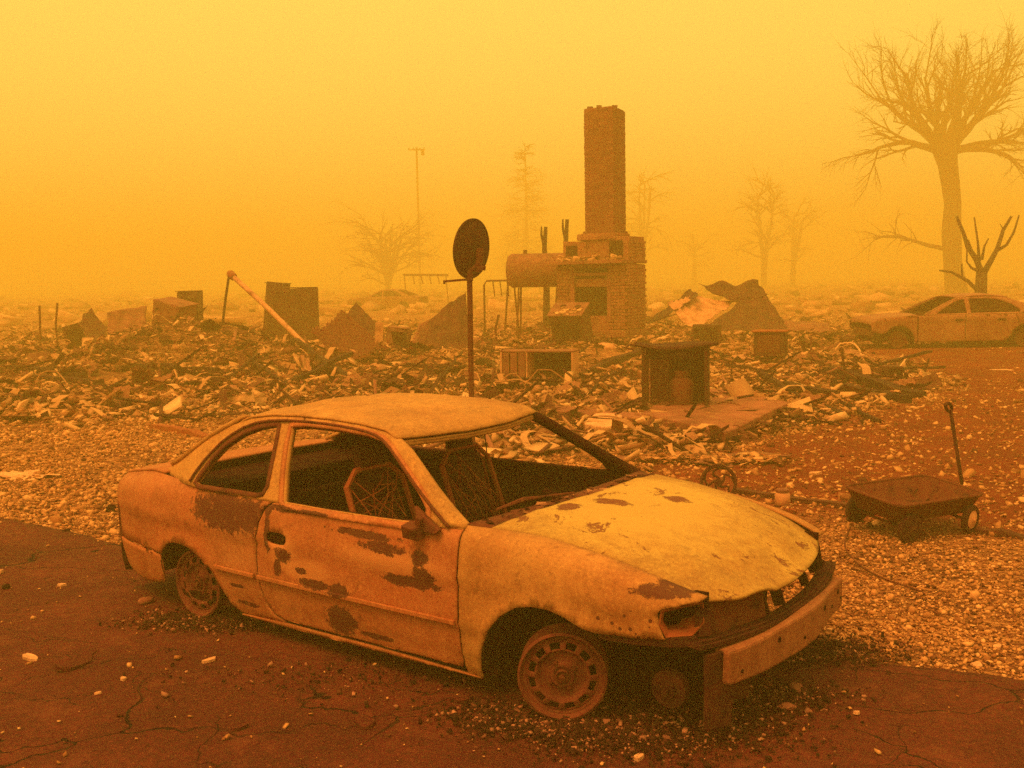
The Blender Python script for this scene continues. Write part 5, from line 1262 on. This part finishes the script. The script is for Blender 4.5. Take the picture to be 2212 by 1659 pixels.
# crumbs of burnt rubber, glass and ash around the wheels and under the nose
def crumbs(n, cen, rad, smed):
    a = RNG.normal(0, 1, (n, 2)) * rad + cen; s_ = RNG.lognormal(math.log(smed), .5, n).clip(.003, .03)
    return np.concatenate([a, (.034 + s_ * .25)[:, None]], 1), s_[:, None] * RNG.uniform((.7, .5, .3), (1.5, 1.1, .8), (n, 3))
cl = []
for q, n, rad, sm in (((1090, 1560), 1100, (.13, .08), .007), ((1400, 1590), 6500, (.26, .13), .006), ((1640, 1520), 2200, (.17, .10), .006), ((430, 1350), 2600, (.17, .08), .006), ((520, 1362), 900, (.22, .06), .006), ((800, 1480), 600, (.45, .12), .006), ((1770, 1420), 2600, (.18, .10), .006), ((1250, 1585), 2200, (.2, .06), .006)):
    p = G(*q); cl.append(crumbs(n, p[:2], rad, sm))
scatter('crumbs', np.concatenate([c[0] for c in cl]), np.concatenate([c[1] for c in cl]), M['crumb'], 'black crumbs of burnt rubber and glass around the coupe wheels', 'crumbs', .6, .4)
n = 1600; x = RNG.uniform(-4.5, 4.5, n); y = RNG.uniform(2.6, 8, n); k = y < edge_y(x) - .05; x, y = x[k], y[k]
s_ = RNG.lognormal(math.log(.006), .6, len(x)).clip(.002, .03)
scatter('grit', np.stack([x, y, .031 + s_ * .1], 1), s_[:, None] * RNG.uniform((.8, .6, .3), (1.6, 1.1, .6), (len(x), 3)), M['gravel'], 'loose grit sprinkled over the cracked pavement', 'grit', .4, .35)

p0, p1 = G(1390, 995), G(1690, 1000); n = 700; q_ = RNG.random(n); pc = p0[None] + (p1 - p0)[None] * q_[:, None]
pc[:, 0] += RNG.normal(0, .05, n); pc[:, 1] += RNG.normal(0, .10, n); s_ = RNG.lognormal(math.log(.03), .5, n).clip(.01, .1)
scatter('ash_flakes', np.stack([pc[:, 0], pc[:, 1], gz(pc[:, 0], pc[:, 1]) + .03 + s_ * .1], 1), s_[:, None] * RNG.uniform((.9, .5, .06), (1.8, 1.1, .2), (n, 3)), M['gravel'], 'pale ash flakes strewn in a long patch behind the hood', 'ash', .25, .35)
# twisted strips of metal among the rubble
tw = MB(); random.seed(21)
xs_, ys_ = sample(1500, 10, 30, .52, 0); kk = 0
for x, y in zip(xs_, ys_):
    if debris_mask(np.array([x]), np.array([y]))[0] < .7 or kk > 360: continue
    kk += 1; z = gz1(x, y); L = random.uniform(.15, .7); a = random.uniform(0, 2 * PI); bnd = random.uniform(-1.6, 1.6); up = random.uniform(-.2, .9)
    pts = [(x + L * (q - .5) * math.cos(a + bnd * q), y + L * (q - .5) * math.sin(a + bnd * q), z + .04 + L * up * .5 * math.sin(PI * q * random.uniform(.7, 1))) for q in np.linspace(0, 1, 8)]
    if random.random() < .5: tw.sweep(pts, random.uniform(.03, .14), .006)
    else: tw.tube(pts, random.uniform(.006, .018), 5)
tag(tw.build('twisted_metal', M['rub_pale']), 'twisted strips and wires of scorched metal tangled in the rubble', 'scrap metal', kind='stuff')

cs = MB()
xs_, ys_ = sample(1600, 11, 31, .52, 0); kk = 0
for x, y in zip(xs_, ys_):
    f_ = float(fbm(np.array([x * .5 + 3]), np.array([y * .5]), 3)[0])
    if debris_mask(np.array([x]), np.array([y]))[0] < .8 or f_ < .45 or kk > 330: continue
    kk += 1; z = gz1(x, y); a, c_ = random.uniform(.06, .26), random.uniform(.05, .17); Rm = rot(random.uniform(-.9, .9), random.uniform(-.5, .5), random.uniform(0, 6.3)); k1_, k2_ = random.uniform(-1, 1), random.uniform(0, 50)
    if random.random() < .12 and y > 16: a *= 1.9; c_ *= 1.5
    cs.grid([[Rm @ Vector((a * (u + .12 * math.sin(9 * v + k2_)), c_ * (v + .1 * math.sin(7 * u + k2_)), .35 * a * k1_ * u * u + .16 * a * (float(vnoise(u * 4 + k2_, v * 4 + k2_)) - .5) * 2)) + Vector((x, y, z + .06 + .25 * c_)) for v in np.linspace(-1, 1, 7)] for u in np.linspace(-1, 1, 8)])
tag(cs.build('crumpled_sheets', M['rub_mid']), 'crumpled scraps of scorched sheet metal poking from the rubble', 'scrap metal', kind='stuff')

# ------------------------------------------------------------------ burnt sedan
M['sedan'] = car_paint('scorched_sedan_steel', (.40, .25, .11), (.28, .13, .055), (.10, .045, .03), .35, dthr=.66)
def sedan(name, label, loc, rz):
    s = thing(name, label, 'car', loc, rz)
    # local x forward (front axle at 0), sunk on rims
    def W(x, z):
        w = .85 - .06 * np.clip((x - .35) / .5, 0, 1) ** 2 - .07 * np.clip((-3.0 - x) / .5, 0, 1) ** 2 - .03 * np.clip((.30 - z) / .25, 0, 1) ** 2
        return w - np.where(z > .70, (z - .70) * .50, 0) + .012 * np.exp(-((z - .60) / .03) ** 2)
    def pm(nm, outer, holes, side, mat, push=0, step=.05, solid=.02):
        Q, T = cdt(outer, holes, step); V = np.stack([Q[:, 0], side * (W(Q[:, 0], Q[:, 1]) + push), Q[:, 1]], 1)
        a = V[T]; nn = np.cross(a[:, 1] - a[:, 0], a[:, 2] - a[:, 0]); fl = nn[:, 1] * side < 0; T = T.copy(); T[fl] = T[fl][:, ::-1]
        return fin(nm, np_mesh(nm, V, T), M[mat], s, True, solid)
    arch = lambda cx, a0, a1, n=16: [(cx + .335 * math.cos(q), .15 + .335 * math.sin(q)) for q in np.linspace(a0, a1, n)]
    FEN = [(.60, .50), (.57, .58), (.45, .635), (.2, .67), (-.38, .70), (-.395, .12), (-.34, .12)] + arch(0, PI, .62)[1:] + [(.36, .32), (.54, .34), (.60, .40)]
    FD = [(-.41, .70), (-.41, .13), (-1.42, .13), (-1.42, .715)]
    RD = [(-1.435, .715), (-1.435, .13), (-2.28, .13)] + arch(-2.72, .25, 1.15, 8) + [(-2.50, .71)]
    QP = [(-2.515, .71)] + arch(-2.72, 1.20, PI, 12) + [(-3.08, .18), (-3.5, .20), (-3.62, .35), (-3.62, .62), (-3.55, .70), (-3.0, .735)]
    G_ = [(-.55, .705), (-.85, .86), (-1.15, 1.0), (-1.35, 1.075), (-1.6, 1.10), (-2.0, 1.105), (-2.35, 1.07), (-2.65, .97), (-2.95, .84), (-3.1, .745), (-2.5, .715), (-1.4, .715)]
    FWn = [(-.80, .735), (-1.0, .86), (-1.2, .975), (-1.36, 1.03), (-1.44, 1.045), (-1.46, .745)]
    RWn = [(-1.55, .745), (-1.54, 1.05), (-1.9, 1.055), (-2.2, 1.02), (-2.45, .92), (-2.62, .80), (-2.60, .755)]
    for sd in (-1, 1):
        pm('fender', FEN, [], sd, 'sedan'); d1 = pm('door', FD, [], sd, 'sedan'); d2 = pm('door', RD, [], sd, 'sedan'); pm('quarter_panel', QP, [], sd, 'sedan')
        for d_, hx in ((d1, -1.28), (d2, -2.2)):
            b = MB(); b.box((hx, sd * .862, .60), (.17, .02, .035)); b.build('door_handle', M['soot'], d_)
        pm('window_frame', G_, [FWn, RWn], sd, 'sedan', .0, .05, .03)
        for wn_ in (FWn, RWn): pm('dark_window_fill', offset(wn_, .01), [], sd, 'soot', -.022, .12, .004)  # dark sheets added in the openings so the cabin reads as unlit
        for cx in (0, -2.72):
            w = bpy.data.objects.new('wheel', None); link(w, s); w.location = (cx, sd * .76, .185)
            MX = Matrix.Rotation(PI / 2 if sd < 0 else -PI / 2, 4, 'X')
            b = MB(); b.lathe([(.15, -.01), (.185, 0), (.185, -.14), (.16, -.15), (.15, -.03)], 28, MX, False); b.build('rim', M['dark_rust'], w, True, auto=40)
            b = MB(); b.lathe([(.155, -.03), (.09, -.04), (.06, -.02), (0, -.02)], 24, MX, False); b.build('hub', M['dark_rust'], w, True)
            b = MB(); b.grid([[(cx + .35 * math.cos(q), sd * yy, .15 + .35 * math.sin(q)) for yy in (.80, .4)] for q in np.linspace(-.2, PI + .2, 16)]); b.build('wheel_well', M['soot'], s)
    def top(nm, xs, zf, wf, mat='sedan', cr=.04):
        b = MB(); b.grid([[(x, q * wf(x), zf(x) + cr * (1 - abs(q) ** 2.4)) for q in np.linspace(-1, 1, 15)] for x in xs]); b.build(nm, M[mat], s, True, .02)
    top('hood', np.linspace(-.42, .60, 14), lambda x: float(np.interp(-x, [-.60, -.57, -.45, -.2, .42], [.50, .575, .632, .668, .70])), lambda x: float(W(x, .6)) - .03)
    top('roof', np.linspace(-1.28, -2.38, 10), lambda x: float(np.interp(-x, [1.28, 1.6, 2.0, 2.4], [1.05, 1.10, 1.105, 1.06])), lambda x: float(W(x, 1.08)), cr=.035)
    top('trunk_lid', np.linspace(-3.02, -3.6, 8), lambda x: float(np.interp(-x, [3.0, 3.55, 3.62], [.735, .70, .66])), lambda x: float(W(x, .6)) - .02, cr=.02)
    for sd in (-1, 1):
        b = MB(); b.sweep([(x, sd * (float(W(x, z)) - .03), z) for x, z in ((-.55, .71), (-.85, .86), (-1.15, 1.0), (-1.35, 1.07))], .05, .04); b.build('windscreen_pillar', M['sedan'], s)
        b = MB(); b.prism([(.60, sd * .62, .50), (.54, sd * .76, .55), (.56, sd * .76, .42), (.62, sd * .62, .40)], (0, 0, 0), (-.03, 0, 0)); b.build('headlight_bucket', M['soot'], s)
    b = MB(); b.sweep([(.60 - .10 * (y / .74) ** 2, y, .34) for y in np.linspace(-.74, .74, 11)], .08, .14); b.build('bumper_beam', M['dark_rust'], s)
    b = MB(); b.box((-1.5, 0, .16), (4.0, 1.4, .05)); b.box((-.45, 0, .42), (.04, 1.5, .5)); b.box((.15, 0, .36), (.7, 1.1, .3)); b.box((-2.75, 0, .45), (.05, 1.4, .5)); b.box((-1.45, -.38, .50), (.12, .45, .55)); b.box((-1.45, .38, .50), (.12, .45, .55)); b.build('cabin_shell', M['soot'], s)
    return s
def copy_tree(o, parent=None):
    c_ = o.copy(); COL.objects.link(c_); c_.parent = parent
    for ch in list(o.children): copy_tree(ch, c_)
    return c_
xw = P(1943, 740, 23.2)[0]
sed = sedan('burnt_sedan', 'burnt four-door sedan parked side-on at the right edge, near the big tree', (float(xw), 24.0, top_z(752, 23.2, 1943)), math.radians(180 - 1.5))
far = copy_tree(sed); p = spot(800, 60); far.location = (p[0] - .4, p[1], p[2] - .12); far.rotation_euler = (0, 0, math.radians(165)); far['label'] = 'faint car wreck deep in the smoke left of the dish'

# ------------------------------------------------------------------ trees
def branchy(mb, p, d, L, r, lev, kids, spread, rng, droop=0.0, seg=4, up=0.0):
    pts = [np.array(p, float)]; rad = [r]; d = np.array(d, float)
    for k in range(seg):
        d = d + rng.normal(0, .13, 3) + np.array((0, 0, up - droop * (k + 1) / seg)); d /= np.linalg.norm(d)
        pts.append(pts[-1] + d * L / seg); rad.append(max(r * (1 - .75 * (k + 1) / seg), .006))
    mb.tube(pts, rad, 5 if lev > 1 else 4 if lev else 3, cap=False)
    if lev <= 0: return
    for k in range(kids):
        q = .25 + .75 * (k + rng.random()) / kids; i = min(int(q * seg), seg - 1); f = q * seg - i
        b0 = pts[i] * (1 - f) + pts[i + 1] * f; dd = (pts[i + 1] - pts[i]); dd /= np.linalg.norm(dd)
        nd = dd + rng.normal(0, spread, 3); nd /= np.linalg.norm(nd)
        branchy(mb, b0, nd, L * rng.uniform(.38, .66), max(rad[i] * .58, .012), lev - 1, kids, spread, rng, droop * .7, 3, up)
TD_ = 76.0; s_ = sc(TD_); base = np.array(spot(2066, TD_))
bt = thing('pollard_tree', 'huge pollarded tree with a bare fan of branches at the right edge', 'tree', base)
path = [np.array(V3(px, py, TD_)) - base for px, py in ((2066, 630), (2058, 570), (2055, 500), (2058, 440), (2053, 395), (2047, 355), (2042, 325))]
path = [np.array((0.0, 0, -.3))] + path
hd = path[-1]; b = MB(); b.tube(path + [hd + np.array((-.1, 0, .45)), hd + np.array((-.05, 0, .95))], [1.05, .78, .64, .66, .57, .62, .66, .84, .70, .28], 14)
b.build('trunk', M['bark'], bt, True)
rng = np.random.default_rng(4); b = MB()
for k in range(15):
    a = -1.62 + 3.24 * (k + rng.uniform(.15, .85)) / 15; low = abs(a) > 1.1
    dirn = np.array((math.sin(a), rng.normal(0, .45), math.cos(a) + .15)); dirn /= np.linalg.norm(dirn)
    L = rng.uniform(4.2, 5.2) if low else rng.uniform(4.8, 6.0)
    branchy(b, hd + np.array((math.sin(a) * .55, rng.uniform(-.3, .3), -.1 + .5 * math.cos(a))), dirn, L, rng.uniform(.24, .34), 3, 6, .42, rng, .10 if low else -.05, 7)
b.build('crown', M['twig'], bt)
b = MB(); q0 = np.array(V3(2050, 540, TD_)) - base
branchy(b, q0, (-1, -.1, .22), 5.4, .19, 2, 6, .55, np.random.default_rng(31), .16, 7); b.build('low_branch', M['twig'], bt)
TD_ = 34.0; base = np.array(spot(2118, TD_))
bt = thing('scorched_tree', 'small charred tree with stubby limbs standing just behind the sedan', 'tree', base)
Z_ = lambda u, v: np.array(V3(1728 + u * .4557, v * .4557, TD_)) - base
b = MB(); b.tube([np.array((0, 0, -.1)), Z_(858, 1390), Z_(862, 1290)], [.24, .19, .17], 9); b.build('trunk', M['char'], bt, True)
b = MB()
for pts, r0 in (([(862, 1300), (840, 1230), (800, 1170), (775, 1100), (755, 1025)], .11), ([(850, 1240), (838, 1150), (835, 1028)], .055), ([(862, 1230), (880, 1165), (905, 1130)], .05), ([(868, 1300), (900, 1240), (930, 1180), (965, 1090), (998, 1025)], .10), ([(925, 1195), (985, 1160), (1015, 1100), (1042, 1020)], .06), ([(850, 1385), (790, 1330), (720, 1290), (655, 1282)], .07), ([(770, 1315), (765, 1260), (760, 1250)], .03), ([(820, 1200), (805, 1140), (790, 1130)], .03), ([(965, 1090), (950, 1060)], .025), ([(845, 1285), (810, 1270), (795, 1240), (790, 1160)], .05)):
    q = [Z_(*p_) + np.array((0, rng.uniform(-.3, .3) * i / len(pts), 0)) for i, p_ in enumerate(pts)]; b.tube(q, [r0 * (1 - .6 * i / (len(q) - 1)) for i in range(len(q))], 6)
b.build('crown', M['char'], bt, True)
# conifer skeleton
def conifer(px, py_top, d, label, wpx, seed):
    base = np.array(spot(px, d)); h = top_z(py_top, d, px) - base[2]; r_ = np.random.default_rng(seed); W_ = wpx * sc(d) / 2
    t_ = thing('burnt_conifer', label, 'tree', base)
    b = MB(); b.tube([(0, 0, -.2), (.05, 0, h * .5), (0, 0, h)], [.36, .22, .03], 7); b.build('trunk', M['bark'], t_)
    b = MB()
    for k in range(190):
        f = r_.uniform(.12, .98); L = W_ * (1.05 - f) ** .75 * r_.uniform(.8, 1.6) + .5; a = r_.uniform(0, 2 * PI)
        branchy(b, (0, 0, h * f), (math.cos(a), math.sin(a), -.15 + .5 * f), L, .06, 1, 9, .6, r_, .14, 4)
    b.build('crown', M['twig'], t_); return t_
conifer(1139, 308, 150, 'faint narrow burnt conifer in the smoke left of the chimney', 110, 2)
def bare(px, py_top, d, label, wpx, seed, n=26, trunk=.35, droop=.1, lean=0.0, name='bare_tree', multi=1):
    base = np.array(spot(px, d)); h = top_z(py_top, d, px) - base[2]; r_ = np.random.default_rng(seed); W_ = wpx * sc(d) / 2
    t_ = thing(name, label, 'tree', base); b = MB()
    stems = []
    for m in range(multi):
        a = r_.uniform(0, 6.28); tip = np.array((lean + (m - (multi - 1) / 2) * W_ * .5 / max(1, multi - 1) * (multi > 1), r_.normal(0, .5), h * .8)); st = [np.array((0, 0, -.2)), tip * trunk * np.array((.4, .4, 1)), tip * .75, tip]; stems.append(st); b.tube(st, [.5 / multi ** .4, .36 / multi ** .4, .16, .05], 7)
    b.build('trunk', M['bark'], t_); b = MB()
    for k in range(n):
        st = stems[k % multi]; f = r_.uniform(trunk, 1); q = st[1] + (st[3] - st[1]) * ((f - trunk) / (1 - trunk)); a = r_.uniform(0, 6.28)
        d0 = np.array((math.cos(a), .6 * math.sin(a), r_.uniform(.3, 1.2))); d0 /= np.linalg.norm(d0)
        branchy(b, q, d0, (W_ * 1.1 if abs(d0[0]) > .5 else h * .25) * r_.uniform(.5, 1), .13, 2, 6, .45, r_, droop * .5, 4)
    b.build('crown', M['twig'], t_); return t_
bare(1388, 345, 140, 'faint drooping bare tree in the smoke just right of the chimney', 110, 5, 26, .3, .42, 0.4, 'bare_tree', 3)
bare(1650, 368, 128, 'faint bare tree in the smoke above the corrugated sheets', 130, 6, 30, .3, .3, .3, 'bare_tree', 2)
bare(1712, 430, 140, 'paler bare tree close right of the one above the sheets', 90, 8, 18, .3, .1, .6, 'bare_tree', 2)
bare(838, 470, 112, 'faint spreading bush-like tree in the smoke left of the dish', 210, 9, 34, .12, .2, .5, 'bare_tree', 5)
bare(1500, 500, 165, 'very faint low tree in the smoke between the chimney and corrugated sheets', 90, 12, 14, .3, .2, 0, 'bare_tree', 1)

# ------------------------------------------------------------------ utility pole, fence, frames in the smoke
d = 135; base = np.array(spot(908, d)); h = top_z(318, d, 908) - base[2]
up = thing('utility_pole', 'faint utility pole with a crossarm deep in the smoke', 'utility pole', base)
b = MB(); b.tube([(0, 0, -.3), (0, 0, h)], [.17, .12], 8); b.build('post', M['bark'], up)
b = MB(); b.box((0, 0, h - .3), (2.1, .12, .14)); b.build('crossarm', M['bark'], up)
for dx in (-.95, -.4, .4, .95):
    b = MB(); b.lathe([(.05, 0), (.07, .1), (.04, .2)], 8, Matrix.Translation((dx, 0, h - .23)), True); b.build('insulator', M['soot'], up)
b = MB(); b.lathe([(.18, -1.0), (.2, -.9), (.2, -.35), (.18, -.3)], 12, Matrix.Translation((.75, 0, h)), True); b.build('transformer', M['steel_dark'], up)
d = 66; base = np.array(spot(930, d))
fr_ = thing('trailer_frame', 'bent pipe rack frame in the smoke left of the dish pole', 'frame', base, math.radians(-6))
zt = top_z(592, d, 930) - base[2]
b = MB(); b.bar((-1.7, 0, zt), (1.1, 0, zt - .05), .09); b.bar((-1.7, .5, zt - .05), (1.1, .5, zt - .1), .09); b.build('rail', M['dark_rust'], fr_)
for k in range(6):
    b = MB(); b.bar((-1.6 + .52 * k, 0, zt - .02), (-1.6 + .52 * k + .12, 0, 0 if k in (0, 5) else zt - .6), .06); b.build('upright', M['dark_rust'], fr_)
d = 30; base = np.array(spot(1082, d)); zt = top_z(606, d, 1082) - base[2]
fr_ = thing('pipe_rack', 'bent tubular rack standing between the dish pole and the fuel tank', 'frame', base, math.radians(8))
b = MB(); b.tube([(-.45, 0, -.05), (-.45, 0, zt - .12), (-.38, 0, zt), (.28, 0, zt), (.40, 0, zt - .1), (.52, 0, -.05)], .028, 7); b.build('hoop', M['dark_rust'], fr_, True)
for dx in (-.2, .0, .2):
    b = MB(); b.tube([(dx, 0, zt), (dx + .05, 0, zt - .45)], .016, 5); b.build('rung', M['dark_rust'], fr_)
b = MB(); b.tube([(.12, .1, -.1), (.3, .1, zt + .55)], .03, 6); b.build('bent_rod', M['dark_rust'], fr_)
fpost = None
fen = thing('wire_fence', 'faint wire fence on thin posts far back across the left of the view', 'fence', (0, 150, gz1(-15, 150)))
for k in range(22):
    x = -70 + 4.2 * k
    b = MB(); b.tube([(x, 0, -.2), (x, 0, 1.9)], .045, 5); b.build('post', M['twig'], fen)
for z in (.5, 1.0, 1.5, 1.88):
    b = MB(); b.tube([(-70 + 4.2 * k, 0, z + .02 * math.sin(k * 3)) for k in range(22)], .016, 4); b.build('wire', M['twig'], fen)
